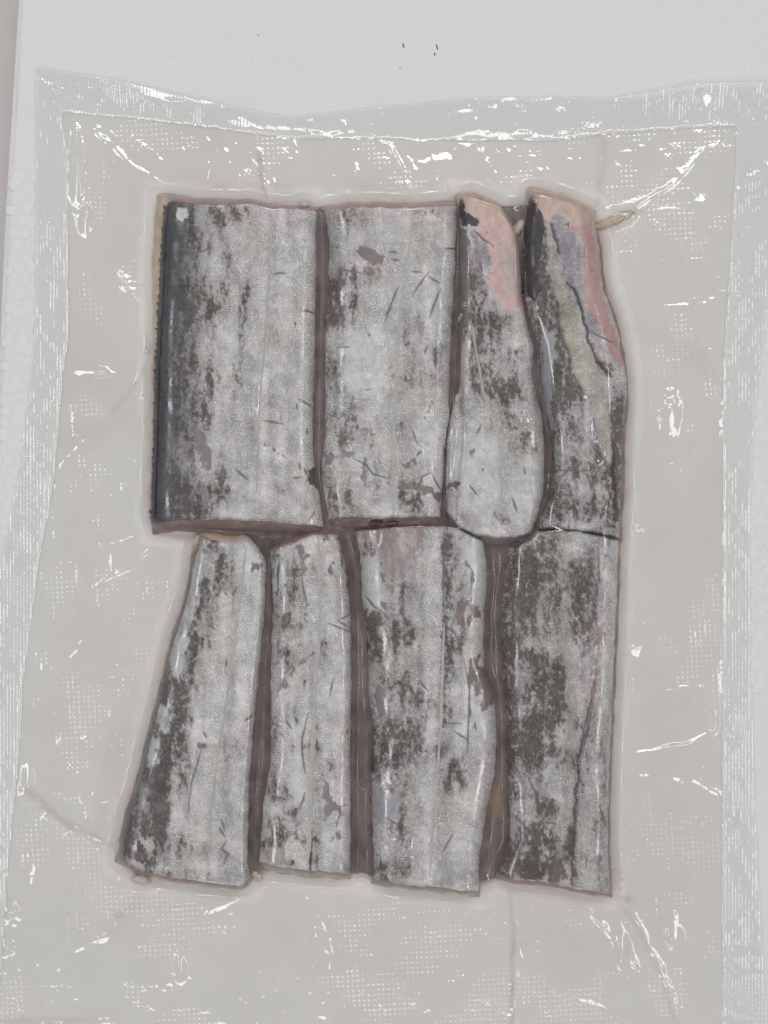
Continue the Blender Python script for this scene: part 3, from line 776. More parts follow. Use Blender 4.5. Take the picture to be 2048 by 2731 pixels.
piece(
    label='silver fish piece with a pale stripe and a long dark fold down one side', H=13.0, seed=88,
    L=cp('E', [(925, 165), (922, 300), (902, 500), (905, 700), (902, 900), (930, 1100), (932, 1400), (942, 1600), (945, 1800), (880, 1930), (860, 1975)]),
    R=cp('E', [(1555, 128), (1550, 400), (1532, 800), (1520, 1100), (1506, 1400), (1500, 1700), (1500, 1900), (1512, 2085)]),
    T=cp('E', [(925, 165), (1000, 160), (1060, 125), (1110, 75), (1300, 72), (1440, 95), (1555, 128)]),
    B=cp('E', [(860, 1975), (1000, 2010), (1200, 2025), (1300, 2052), (1512, 2085)]),
    flesh=dict(l=4, r=5, t=6, b=9, col=((0.3, 0.2, 0.19), (0.36, 0.24, 0.21))),
    line=None, tone=(0.60, 0.15), left_tone=0.4,
    strokes=[('E', [(1412, 900), (1382, 1150), (1332, 1350), (1310, 1700), (1300, 2040)], 6, (0.11, 0.09, 0.09))],  # shade of the fold, painted as a dark line along its groove
    grooves=[(cp('E', [(1430, 700), (1412, 900), (1382, 1150), (1332, 1350), (1310, 1700), (1300, 2040)]), -2.2, 7)],
    dark=('E', [(1000, 430, 80, 80, .6), (1100, 330, 100, 100, .4), (1180, 250, 100, 100, .5), (1320, 350, 60, 100, .7), (1340, 600, 60, 120, .9),
                (1000, 560, 120, 80, .5), (950, 720, 80, 80, .8), (1080, 790, 80, 50, .7), (1120, 920, 60, 60, .9), (1210, 950, 50, 100, .9),
                (1230, 1060, 50, 100, .95), (1050, 1150, 120, 60, .8), (1080, 1300, 180, 60, .7), (1000, 1250, 80, 80, .6), (1210, 820, 40, 60, .6),
                (1330, 1180, 60, 60, .5), (1290, 1350, 50, 100, .6), (1160, 1600, 50, 50, .8), (1080, 1750, 60, 50, .7), (1150, 1780, 60, 50, .5),
                (1000, 1900, 150, 80, .6), (1250, 1850, 60, 80, .7), (1200, 1930, 80, 100, .8), (1290, 1760, 18, 90, 1), (1100, 1950, 150, 50, .6),
                (960, 1000, 60, 100, .4), (940, 1800, 40, 150, .5), (1400, 420, 60, 200, .3), (1230, 420, 50, 100, .5)]),
    paint=[('E', (0.52, 0.50, 0.44), 0.9, [(1245, 100), (1290, 100), (1285, 400), (1290, 700), (1320, 1000), (1300, 1300), (1280, 1600), (1240, 1900), (1215, 1900), (1255, 1500), (1275, 1000), (1240, 700), (1240, 400)]),
           ('E', (0.33, 0.33, 0.34), 0.1, [(990, 880), (1060, 850), (1092, 880), (1040, 940), (1000, 962)]),
           ('E', LAV, 0.0, [(1430, 370), (1490, 350), (1502, 420), (1470, 492), (1440, 460)]), ('E', MAUVE, 0.0, [(1440, 600), (1482, 590), (1460, 680), (1430, 745), (1418, 700)]),
           ('E', MAUVE, 0.0, [(1408, 880), (1425, 740), (1442, 760), (1425, 960), (1405, 1140), (1352, 1305), (1338, 1280), (1388, 1080)]),
           ('E', LAV, 0.0, [(1370, 1350), (1415, 1335), (1412, 1382), (1375, 1385)]), ('E', LAV, 0.0, [(1318, 1560), (1352, 1548), (1340, 1650), (1310, 1645)]),
           ('E', LAV, 0.0, [(1375, 1570), (1402, 1555), (1400, 1600), (1380, 1645)]), ('E', MAUVE, 0.0, [(1425, 1890), (1450, 1865), (1465, 1930), (1430, 1965)]),
           ('E', PEEL, 0.0, [(895, 260), (920, 240), (928, 340), (900, 332)]), ('E', PALE, 0.3, [(940, 1600), (1000, 1580), (990, 1780), (950, 1800)])],
    scratch=('E', [[(1135, 380), (1095, 480), (1090, 580)], [(1190, 400), (1170, 480), (1165, 570)], [(1050, 1430), (1095, 1520), (1125, 1650)], [(1080, 1120), (1150, 1180)],
                   [(1160, 1060), (1200, 1180)], [(1450, 1600), (1490, 1720)], [(1380, 1880), (1375, 1940)], [(1430, 540), (1380, 630)], [(1445, 200), (1447, 330)],
                   [(1150, 1690), (1210, 1690)]]))


# ------------------------------------------------------------------ fish builder
def coons(L, R, T, B, nu, nv, s):
    L, R = smooth_line(L, nv), smooth_line(R, nv)
    T, B = smooth_line(T, 400), smooth_line(B, 400)
    st = np.linspace(0, 1, 400)
    T = np.c_[np.interp(s, st, T[:, 0]), np.interp(s, st, T[:, 1])]
    B = np.c_[np.interp(s, st, B[:, 0]), np.interp(s, st, B[:, 1])]
    u = s[:, None]
    T = T + (1 - u) * (L[0] - T[0]) + u * (R[0] - T[-1])
    B = B + (1 - u) * (L[-1] - B[0]) + u * (R[-1] - B[-1])
    u = s[None, :, None]; v = np.linspace(0, 1, nv)[:, None, None]
    P = (1 - u) * L[:, None] + u * R[:, None] + (1 - v) * T[None] + v * B[None]
    P -= (1 - u) * (1 - v) * L[0] + u * (1 - v) * R[0] + (1 - u) * v * L[-1] + u * v * R[-1]
    return P[..., 0], P[..., 1], np.broadcast_to(s[None, :], P.shape[:2]), np.broadcast_to(v[..., 0], P.shape[:2])


G = 3                                   # raster of heights used to drape the film, photo px
RX0, RY0, RX1, RY1 = -120, 60, 2160, 2860
RW, RH = (RX1 - RX0) // G + 1, (RY1 - RY0) // G + 1
RAST = np.zeros((RH, RW))
SKINZ = np.zeros((RH, RW))


def splat(px, py, z, rast):
    ix = np.clip(np.round((px - RX0) / G).astype(int), 0, RW - 1)
    iy = np.clip(np.round((py - RY0) / G).astype(int), 0, RH - 1)
    np.maximum.at(rast, (iy.ravel(), ix.ravel()), z.ravel())


def samp(rast, px, py):
    x = np.clip((px - RX0) / G, 0, RW - 1.001); y = np.clip((py - RY0) / G, 0, RH - 1.001)
    ix, iy = x.astype(int), y.astype(int)
    fx, fy = x - ix, y - iy
    return (rast[iy, ix] * (1 - fx) + rast[iy, ix + 1] * fx) * (1 - fy) + (rast[iy + 1, ix] * (1 - fx) + rast[iy + 1, ix + 1] * fx) * fy


def paint_piece(q, X, Y, u, v):
    sd = q['seed']
    wx = X + 15 * (fbm(X / 22, Y / 22, sd + 40, 4) - .5)
    wy = Y + 18 * (fbm(X / 22, Y / 26, sd + 50, 4) - .5)
    n_gr = vn(X / 3.2, Y / 4.2, sd + 60)
    n_big = fbm(X / 90, Y / 160, sd, 4)
    n_str = fbm(X / 16, Y / 60, sd + 3, 4)
    n_fin = fbm(X / 9, Y / 13, sd + 6, 4)
    n_blu = fbm(X / 60, Y / 90, sd + 9, 3)
    n_col = fbm(X / 26, Y / 520, sd + 14, 3)
    sil = 0.87 + 0.26 * (n_col - .5) + 0.34 * (n_big - .5) + 0.40 * (n_fin - .5) + 0.16 * (n_gr - .5)
    col = np.stack([sil * (1.0 - .03 * (n_blu - .5)), sil * (0.985 + 0 * n_blu), sil * (1.005 + .14 * (n_blu - .5))], -1)
    # brown pigment
    dk = 0.20 * sst(.46, .68, n_str) + 0.10 * sst(.4, .8, n_big) + 0.13 * sst(.55, .35, n_col)
    for key in ('dark', 'dark2'):
        if key not in q: continue
        cr, lst = q[key]
        ox, oy, s = CR[cr]
        for (x, y, rx, ry, st) in lst:
            x, y, rx, ry = ox + x / s, oy + y / s, rx / s, ry / s
            d2 = ((wx - x) / rx) ** 2 + ((wy - y) / ry) ** 2
            dk = dk + st * 0.85 * np.exp(-0.9 * d2) * (0.35 + 1.1 * sst(.25, .72, 0.5 * n_str + 0.5 * n_fin))
    t0, t1 = q.get('tone', (0, 0))
    dk = dk + t0 * 0.5 + t1 * sst(.55, .0, u) * (0.3 + 0.9 * n_str)
    dk = dk + q.get('left_tone', 0) * sst(.5, .1, u) * (0.2 + n_str)
    n_crumb = fbm(X / 4.5, Y / 6.0, sd + 63, 3)
    soft = 0.80 * np.clip(dk, 0, 1.1) * (0.45 + .5 * sst(.3, .7, n_crumb) + .25 * n_fin)                       # brownish veil
    core = sst(.40, 1.15, dk * (0.20 + 1.0 * n_fin + .95 * (n_crumb - .2)))         # grains of dark pigment
    soft = np.clip(soft, 0, .88)[..., None]; core = (0.70 * core)[..., None]
    col = col * (1 - soft) + np.array((0.215, 0.168, 0.146)) * (0.8 + .4 * n_gr[..., None]) * soft
    col = col * (1 - core) + np.array(BROWN) * (0.55 + 0.9 * n_crumb[..., None]) * core
    amt = np.full(X.shape, 0.85) * (0.75 + .5 * n_big)
    nav = q.get('navy', 0)
    if nav:
        e = u + 0.05 * (n_str - .5)
        w = nav * (0.92 * sst(.06, .015, e) + 0.80 * sst(.36, .04, e) * (0.5 + n_big))[..., None]
        w = np.clip(w, 0, 1)
        col = col * (1 - w) + np.array((0.066, 0.069, 0.088)) * (0.30 + 1.1 * n_fin[..., None]) * w
        amt = amt * (1 - 0.6 * w[..., 0])
    for cr, c, a, pts in q['paint']:
        pts = cp(cr, pts)
        m = local(X, Y, pts, 30)
        if not m.any(): continue
        meat = c[0] > 1.2 * c[2] and c[0] > .4
        soft = 8.0 if meat else 2.0 if a == 0.0 else 9.0
        rag = 30 if meat else 24 if a == 0 else 36
        k = sst(soft, -soft, poly_sd(wx[m], wy[m], pts) + rag * ((n_blu if meat else n_fin)[m] - .5) + 3 * (n_gr[m] - .5))
        k = k * (0.96 if a == 0 else 0.85) * (1.0 if a == 0 or 'n' in cr else (0.55 + .45 * sst(.35, .6, n_str[m])))
        sh = (0.72 + 0.46 * n_fin[m] + .12 * n_gr[m])[:, None]
        col[m] = col[m] * (1 - k[:, None]) + np.array(c) * sh * k[:, None]
        amt[m] = amt[m] * (1 - k) + a * k
    for cr, pts, w, c in q.get('strokes', []):
        w = w / CR[cr][2]
        pts = cp(cr, pts)
        m = local(X, Y, pts, 40)
        d, t = seg_dist(wx[m], wy[m], pts)
        k = sst(w * 1.5, w * .3, d + w * 1.2 * (n_str[m] - .5) * 2)[:, None] * .9
        col[m] = col[m] * (1 - k) + np.array(c) * k
    for key in ('scratch', 'scratch2'):
        if key not in q: continue
        cr, lst = q[key]
        for pts in lst:
            pts = cp(cr, pts)
            m = local(X, Y, pts, 20)
            if not m.any(): continue
            d, t = seg_dist(X[m] + 1.5 * (n_fin[m] - .5), Y[m] + 3 * (n_fin[m] - .5), pts)
            w = 2.3 * (0.4 + 0.9 * np.sin(np.pi * np.clip(t, .05, .95))) * (0.6 + .8 * n_str[m])
            k = sst(w + 1.0, w - .8, d)[:, None] * .86
            col[m] = col[m] * (1 - k) + np.array((0.13, 0.12, 0.13)) * k
            amt[m] *= 1 - k[:, 0]
    # a few dozen random nicks where no scratch was read off
    r2 = np.random.default_rng(sd)
    for _ in range(9):
        iu = int(r2.uniform(.1, .95) * (X.shape[1] - 1)); iv = int(r2.uniform(.03, .97) * (X.shape[0] - 1))
        a = r2.uniform(0, math.pi); ln = r2.uniform(4, 11)
        p0 = (X[iv, iu], Y[iv, iu]); p1 = (p0[0] + ln * math.cos(a), p0[1] + ln * math.sin(a))
        m = local(X, Y, [p0, p1], 6)
        d, t = seg_dist(wx[m] - (wx[iv, iu] - p0[0]), wy[m] - (wy[iv, iu] - p0[1]), [p0, p1])
        k = sst(2.0, .5, d)[:, None] * r2.uniform(.3, .7)
        col[m] = col[m] * (1 - k) + np.array((0.16, 0.15, 0.16)) * k
    return np.concatenate([np.clip(col, 0.008, 0.93), np.clip(amt, 0, 1)[..., None]], -1)


def lathe_blob(name, cx, cy, rx, ry, rot, zc, h, mat, parent=None, seed=1, n=12):
    """small lumpy lens: rings x segments, squashed, uneven"""
    co, fs = [], []
    rg = np.random.default_rng(seed)
    wob = 1 + 0.22 * np.sin(np.arange(n) / n * 2 * math.pi * 2 + seed) + 0.12 * rg.uniform(-1, 1, n)
    prof = ((0.55, 0.0), (0.92, 0.25), (1.0, 0.5), (0.86, 0.78), (0.5, 0.96))
    for f, zz in prof:
        for j in range(n):
            a = 2 * math.pi * j / n
            x, y = f * wob[j] * rx * math.cos(a), f * wob[j] * ry * math.sin(a)
            co.append(place(np.array(cx + x * math.cos(rot) - y * math.sin(rot)), np.array(cy + x * math.sin(rot) + y * math.cos(rot)), np.array(zc + h * zz)))
    co.append(place(np.array(cx), np.array(cy), np.array(zc + h)))
    for r in range(len(prof) - 1):
        for j in range(n):
            k = (j + 1) % n
            fs.append((r * n + k, r * n + j, (r + 1) * n + j, (r + 1) * n + k))
    b = (len(prof) - 1) * n
    fs += [(b + (j + 1) % n, b + j, len(co) - 1) for j in range(n)]
    fs.append(tuple(range(n)))
    return mesh_obj(name, co, fs, mat, parent)


STEP = 2.5
BASE = 1.0 * MM
for q in PIECES:
    sd = q['seed']
    L, R = np.array(q['L']), np.array(q['R'])
    wid = np.mean(np.hypot(*(smooth_line(L, 50) - smooth_line(R, 50)).T))
    lng = np.sum(np.hypot(*np.diff(L, axis=0).T))
    nu, nv = int(wid / STEP) + 14, int(lng / STEP)
    t = np.linspace(0, 1, nu)
    s = 0.72 * t + 0.28 * (0.5 - 0.5 * np.cos(math.pi * t))
    X, Y, u, v = coons(q['L'], q['R'], q['T'], q['B'], nu, nv, s)
    # slightly ragged outline
    edge = (sst(.08, 0, u) - sst(.92, 1, u)); ev = (sst(.03, 0, v) - sst(.97, 1, v))
    X = X + edge * 5 * (fbm(X * 0 + 3, Y / 22, sd + 70, 4) - .5); Y = Y + ev * 7 * (fbm(X / 22, Y * 0 + 3, sd + 71, 4) - .5)
    H = q['H'] * MM
    a = np.abs(2 * u - 1)
    prof = np.where((u < .5) & ('fin' not in q), (1 - a ** 5) ** (1 / 1.8), (1 - a ** 8) ** (1 / 2.2))   # back edge slopes off, belly edge is square
    E = 11.0 / lng
    e = np.minimum(v, 1 - v)
    endp = (1 - (1 - np.clip(e / E, 0, 1)) ** 3.0) ** (1 / 2.4)
    if 'taper_r' in q:
        prof = prof * (1 - q['taper_r'] * sst(.72, 1.0, u) * .5)
    Z = H * prof * (0.35 + .65 * endp)
    Z = Z + prof * endp * MM * (1.0 * (fbm(X / 90, Y / 220, sd + 5, 2) - .5) + 0.22 * (fbm(X / 16, Y / 24, sd + 8, 3) - .5))
    for pts, amp, w in q.get('grooves', []):
        d, tt = seg_dist(X, Y, pts)
        Z = Z + amp * MM * np.exp(-(d / w) ** 2) * np.sin(np.pi * np.clip(tt, .06, .94)) ** .5
    if q['line']:
        d, tt = seg_dist(X, Y, q['line'])
        Z = Z - 0.18 * MM * np.exp(-(d / 7) ** 2)
    Z = np.maximum(Z, 0) + BASE
    col = paint_piece(q, X, Y, u, v)
    cx, cy = X.mean(), Y.mean()
    base = place(np.array(cx), np.array(cy), np.array(BASE))
    root = empty('fish_piece', base)
    tag(root, q['label'], 'fish piece', 'fish pieces packed in two rows')
    q['root'] = root
    mesh_obj('skin', place(X, Y, Z) - base, grid_faces(nv, nu), M_SKIN, root, col)
    splat(X, Y, Z, RAST); splat(X, Y, Z, SKINZ)

    # flesh: the body under the skin, standing out at the cut ends
    f = q['flesh']

    def out(P, side, off):
        P = smooth_line(P, 60)
        tng = np.gradient(P, axis=0)
        nrm = np.c_[tng[:, 1], -tng[:, 0]] / (np.hypot(*tng.T)[:, None] + 1e-9)
        o = np.interp(np.linspace(0, 1, 60), np.linspace(0, 1, len(off)), off) if isinstance(off, tuple) else np.full(60, off)
        o = o + 3 * (vn(P[:, 0] / 18, P[:, 1] / 18, sd + 90) - .5) * 2
        return P + nrm * o[:, None] * side
    Lf, Rf = out(q['L'], -1, f['l']), out(q['R'], 1, f['r'])
    Tf, Bf = out(q['T'], 1, f['t']), out(q['B'], -1, f['b'])
    Lf[0] += Tf[0] - q['T'][0]; Rf[0] += Tf[-1] - q['T'][-1]; Lf[-1] += Bf[0] - q['B'][0]; Rf[-1] += Bf[-1] - q['B'][-1]
    nuf, nvf = 60, 180
    t = np.linspace(0, 1, nuf); s = 0.5 * t + .5 * (0.5 - 0.5 * np.cos(math.pi * t))
    X, Y, u, v = coons(Lf, Rf, Tf, Bf, nuf, nvf, s)
    a = np.abs(2 * u - 1); e = np.minimum(v, 1 - v)
    Z = 0.62 * H * (1 - a ** 5) ** (1 / 2.2) * (1 - (1 - np.clip(e / 0.05, 0, 1)) ** 2.6) ** (1 / 2.2)
    Z = Z * (0.9 + .2 * fbm(X / 25, Y / 25, sd + 95, 3)) + BASE * 0.9
    nz = fbm(X / 20, Y / 20, sd + 97, 3)[..., None]
    c0, c1 = np.array(f['col'][0]), np.array(f['col'][1])
    w = sst(.35, .65, v)[..., None]
    c = (c0 * (1 - w) + c1 * w)
    mid = (sst(.03, .09, v) * sst(.97, .91, v))[..., None]              # the long sides are darker meat than the cut ends
    c = c * (1 - mid) + np.array((0.19, 0.145, 0.14)) * mid
    if 'cream' in f:
        kc = (sst(.09, .03, u) * sst(.6, .4, v))[..., None]
        c = c * (1 - kc) + np.array(f['cream']) * kc
    c = c * (0.75 + .5 * nz)
    mesh_obj('flesh', place(X, Y, Z) - base, grid_faces(nvf, nuf), M_FLESH, root, np.concatenate([c, np.ones_like(c[..., :1])], -1))
    splat(X, Y, Z, RAST)
    q['base'] = base

# fill raster holes between splats
for rs in (RAST, SKINZ):
    m = maxf(rs, 1)
    rs[:] = np.where(rs <= 0, m, rs)

for q in PIECES:
    sd = q['seed']
    if q['line']:
        n = 130
        P = smooth_line(q['line'], n, 12)
        tng = np.gradient(P, axis=0); tng /= np.hypot(*tng.T)[:, None]
        nrm = np.c_[-tng[:, 1], tng[:, 0]]
        w = q['line_w'] * (0.75 + .5 * vn(np.arange(n) / 7.0, np.zeros(n), sd))
        w = w * np.clip(np.minimum(np.arange(n), n - 1 - np.arange(n)) / 8.0, .15, 1)
        P = P + nrm * (3 * (vn(np.arange(n) / 9.0, np.ones(n), sd + 2) - .5))[:, None]
        co = []
        zc = samp(blur(SKINZ, 1, 1), P[:, 0], P[:, 1])
        for k, (f, dz) in enumerate(((-1, .05), (-.45, .22), (.45, .22), (1, .05))):
            Q = P + nrm * (w * f)[:, None]
            co.append(place(Q[:, 0], Q[:, 1], zc + dz * MM))
        co = np.stack(co, 1)
        mesh_obj('lateral_line', co - q['base'], grid_faces(n, 4, True), M_LINE, q['root'])
        splat(P[:, 0], P[:, 1], zc + .25 * MM, RAST)
    if q.get('fin'):
        # back fin folded along the edge: a thin strip with saw-like scallops
        n = 300
        P = smooth_line(q['L'], n)[4:-4]
        n = len(P)
        tng = np.gradient(P, axis=0); tng /= np.hypot(*tng.T)[:, None]
        nrm = np.c_[tng[:, 1], -tng[:, 0]]
        if nrm[n // 2, 0] > 0: nrm = -nrm
        ph = np.cumsum(0.5 + 1.3 * vn(np.arange(n) / 9.0, np.zeros(n), sd)) / 8.0
        saw = (1 - (ph % 1.0)) * (0.35 + 1.1 * vn(np.floor(ph) * 1.7, np.zeros(n), sd + 8))
        amp = (7.0 if q['fin'] == 'dark' else 5.0) * (0.5 + vn(np.arange(n) / 17.0, np.ones(n), sd + 3))
        co = []
        for f, zz in ((-10, 9.6), (-3, 8.4), (0.6, 7.0), (1.0, 6.6)):
            o = np.full(n, f) if f < 0 else -1 + amp * saw * f
            Q = P + nrm * o[:, None]
            co.append(place(Q[:, 0], Q[:, 1], np.full(n, zz * MM)))
            splat(Q[:, 0], Q[:, 1], np.full(n, zz * MM), RAST)
        co.append(co[-1] - np.array((0, 0, .5 * MM)))
        co.append(co[1] - np.array((0, 0, 1.2 * MM)))
        co = np.stack(co, 1)
        mesh_obj('dorsal_fin', co - q['base'], grid_faces(n, 6, False), M_FIN if q['fin'] == 'dark' else M_FINPALE, q['root'], smooth=False)

# ------------------------------------------------------------------ scraps of fat and flesh caught beside the pieces
SCR = [(1383, 606, 15, 26, .3, 7, 'white lump of fat wedged beside the jet black fish tip', M_FAT),
       (526, 1440, 13, 16, .2, 4, 'small cream blob of fat at the notch between the two rows', M_FAT),
       (374, 2346, 32, 10, .1, 2.5, 'thin pale scrap of flesh under the corner of the leaning piece', M_FAT),
       (684, 2334, 20, 10, .5, 3.5, 'whitish scrap of fat between the leaning and the narrow piece', M_FAT),
       (316, 2262, 8, 20, .3, 2.5, 'pale sliver of fat against the fin edge of the leaning piece', M_FAT),
       (1434, 820, 9, 16, .3, 11.5, 'tiny cream lump of fat stuck below the black tip', M_FAT),
       (1636, 586, 52, 14, -.32, 1.6, 'peach strand of flesh sticking out past the pink corner', M_PEACH),
       (812, 543, 15, 8, .4, 3, 'small pale bead of fat on the cut edge above the groove', M_FAT)]
for i, (x, y, rx, ry, rot, h, lab, mt) in enumerate(SCR):
    z0 = 0.9 * MM
    o = lathe_blob('flesh_scrap', x, y, rx, ry, rot, z0, h * MM, mt, None, 3 + i)
    tag(o, lab, 'fish scrap', 'scraps around the fish pieces')
    for k in np.linspace(0, 1, 6):
        for aa in np.linspace(0, 6.28, 14):
            px = x + k * (rx * math.cos(aa) * math.cos(rot) - ry * math.sin(aa) * math.sin(rot))
            py = y + k * (rx * math.cos(aa) * math.sin(rot) + ry * math.sin(aa) * math.cos(rot))
            splat(np.array([px]), np.array([py]), np.array([z0 + h * MM * (1.05 if k < .7 else .8)]), RAST)

# ------------------------------------------------------------------ juice: mauve liquid in the gaps, faint pink smears and runs around the fish
gy, gx = np.mgrid[0:RH, 0:RW]
GXP, GYP = RX0 + gx * G, RY0 + gy * G
mask = (SKINZ > 2 * MM).astype(float)
fill = maxf(mask, 12)
fill = -maxf(-fill, 12)                       # closing: narrow gaps between pieces
gap = np.clip(fill - mask, 0, 1) * (blur(fill, 4, 2) > .85)
gap = blur(maxf(gap, 2), 1, 1)
near = blur(mask, 7, 2)
wide_n = fbm(GXP / 60., GYP / 60., 5, 4)
fringe = sst(.06, .55, near) * (0.35 + .9 * wide_n)
runs = np.zeros_like(near)
RUNS = [([(690, 410), (700, 470), (712, 535)], 8, .55), ([(1610, 375), (1608, 450), (1590, 545)], 14, .30), ([(1358, 2380), (1368, 2470), (1366, 2600), (1364, 2760)], 8, .55),
        ([(72, 2108), (170, 2190), (312, 2262)], 15, .55), ([(1640, 2395), (1700, 2470), (1760, 2600), (1800, 2720)], 9, .25), ([(300, 1100), (370, 1010), (412, 945)], 14, .32),
        ([(1560, 2370), (1620, 2390), (1680, 2400)], 12, .5), ([(1655, 880), (1760, 900), (1860, 960), (1890, 1010)], 28, .16), ([(330, 1960), (300, 2100), (285, 2260)], 40, .20),
        ([(390, 2335), (370, 2400), (300, 2480)], 26, .18), ([(1640, 610), (1660, 590), (1700, 560)], 16, .45), ([(410, 1420), (440, 1425), (520, 1440)], 10, .7),
        ([(180, 1170), (300, 1130), (380, 1060)], 22, .12), ([(0, 2725), (250, 2722)], 16, .3), ([(1640, 2340), (1625, 2250), (1628, 2100)], 12, .22)]
for pts, w, a in RUNS:
    d, t = seg_dist(GXP + 8 * (wide_n - .5), GYP * 1.0, pts)
    runs = np.maximum(runs, 0.62 * a * np.exp(-(d / (w * (.75 if w < 20 else 1))) ** 2) * (0.5 + wide_n))
tint = 0.05 * sst(.25, .8, fbm(GXP / 260., GYP / 330., 9, 3)) * sst(.0, .06, blur(mask, 60, 2))
alpha = np.clip(np.maximum(fringe * .50, runs * .5) + tint, 0, .95)
alpha = np.maximum(alpha, sst(.1, .5, gap) * .97)
pinkc = np.array((0.70, 0.50, 0.42)); deep = np.array((0.158, 0.122, 0.118))
nvar = fbm(GXP / 30., GYP / 45., 31, 3)[..., None]
gapc = deep * (0.45 + 1.2 * nvar) * (0.75 + .5 * fbm(GXP / 9., GYP / 60., 33, 3)[..., None])
yl, _ = seg_dist(GXP * 1.0, GYP * 1.0, [(1322, 2105), (1326, 2160)])
gapc = gapc + np.array((0.09, 0.055, 0.0)) * np.exp(-(yl / 18) ** 2)[..., None]
bl, _ = seg_dist(GXP * 1.0, GYP * 1.0, [(985, 1396), (1060, 1398)])
gapc = gapc + (np.array((0.06, 0.012, 0.018)) - gapc) * (0.95 * np.exp(-(bl / 12) ** 2))[..., None]
og, _ = seg_dist(GXP * 1.0, GYP * 1.0, [(590, 1428), (640, 1432)])
gapc = gapc + (np.array((0.28, 0.17, 0.12)) - gapc) * (0.7 * np.exp(-(og / 14) ** 2))[..., None]
wg = sst(.1, .6, gap)[..., None]
jc = pinkc * (0.9 + .2 * nvar) * (1 - wg) + gapc * wg
level = (5.0 + 2.2 * (fbm(GXP / 120., GYP / 120., 41, 2) - .5)) * MM
jz = 0.85 * MM + (runs * 1.0 * MM) + sst(.05, .7, blur(gap, 1, 1)) * (level - .85 * MM)
jz = np.where(alpha > .004, jz, 0)
sel = maxf((alpha > .004).astype(float), 1) > 0
fc = grid_faces(RH, RW)
keep = sel.ravel()[fc].all(1)
fc = fc[keep]
used = np.unique(fc)
rm = np.full(RH * RW, -1); rm[used] = np.arange(len(used))
jco = place(GXP.astype(float), GYP.astype(float), np.maximum(jz, .85 * MM)).reshape(-1, 3)[used]
jcol = np.concatenate([jc, alpha[..., None]], -1).reshape(-1, 4)[used]
juice = mesh_obj('juice', jco, rm[fc], M_JUICE, None, jcol)
tag(juice, 'mauve pink fish juice pooled between the pieces and smeared around them', 'juice', kind='stuff')
RAST = np.maximum(RAST, np.where(sel, jz, 0))

# ------------------------------------------------------------------ vacuum bag
obst = maxf(RAST, 1) + 0.35 * MM
FLOOR = 1.15 * MM
obst = np.maximum(obst, FLOOR)
# drape at half resolution: a membrane sucked down onto what it covers
hr = obst[::2, ::2]
zf = maxf(blur(hr, 6, 2), 2)
zf = np.maximum(zf, hr)
PR = (0.35 + 1.3 * fbm(GXP[::2, ::2] / 70., GYP[::2, ::2] / 70., 77, 3)) * MM        # suction differs from place to place
for it in range(260):
    p = np.pad(zf, 1, mode='edge')
    av = 0.25 * (p[:-2, 1:-1] + p[2:, 1:-1] + p[1:-1, :-2] + p[1:-1, 2:]) - PR
    zf = np.maximum(hr, av)
yy, xx = np.mgrid[0:RH, 0:RW]
ix = np.clip(xx / 2.0, 0, zf.shape[1] - 1.001); iy = np.clip(yy / 2.0, 0, zf.shape[0] - 1.001)
i0, j0 = ix.astype(int), iy.astype(int); fx, fy = ix - i0, iy - j0
FZ = (zf[j0, i0] * (1 - fx) + zf[j0, i0 + 1] * fx) * (1 - fy) + (zf[j0 + 1, i0] * (1 - fx) + zf[j0 + 1, i0 + 1] * fx) * fy
obst_s = blur(maxf(obst, 2), 1, 2)             # smooth cover of the splatted heights: no raster steps in the film
FZ = blur(np.maximum(FZ, obst_s), 1, 2)
FZ = blur(np.maximum(FZ, obst_s), 1, 1)
lowf = sst(4.5 * MM, 2.2 * MM, FZ)
FZ = FZ * (1 - lowf) + lowf * blur(FZ, 2, 1)

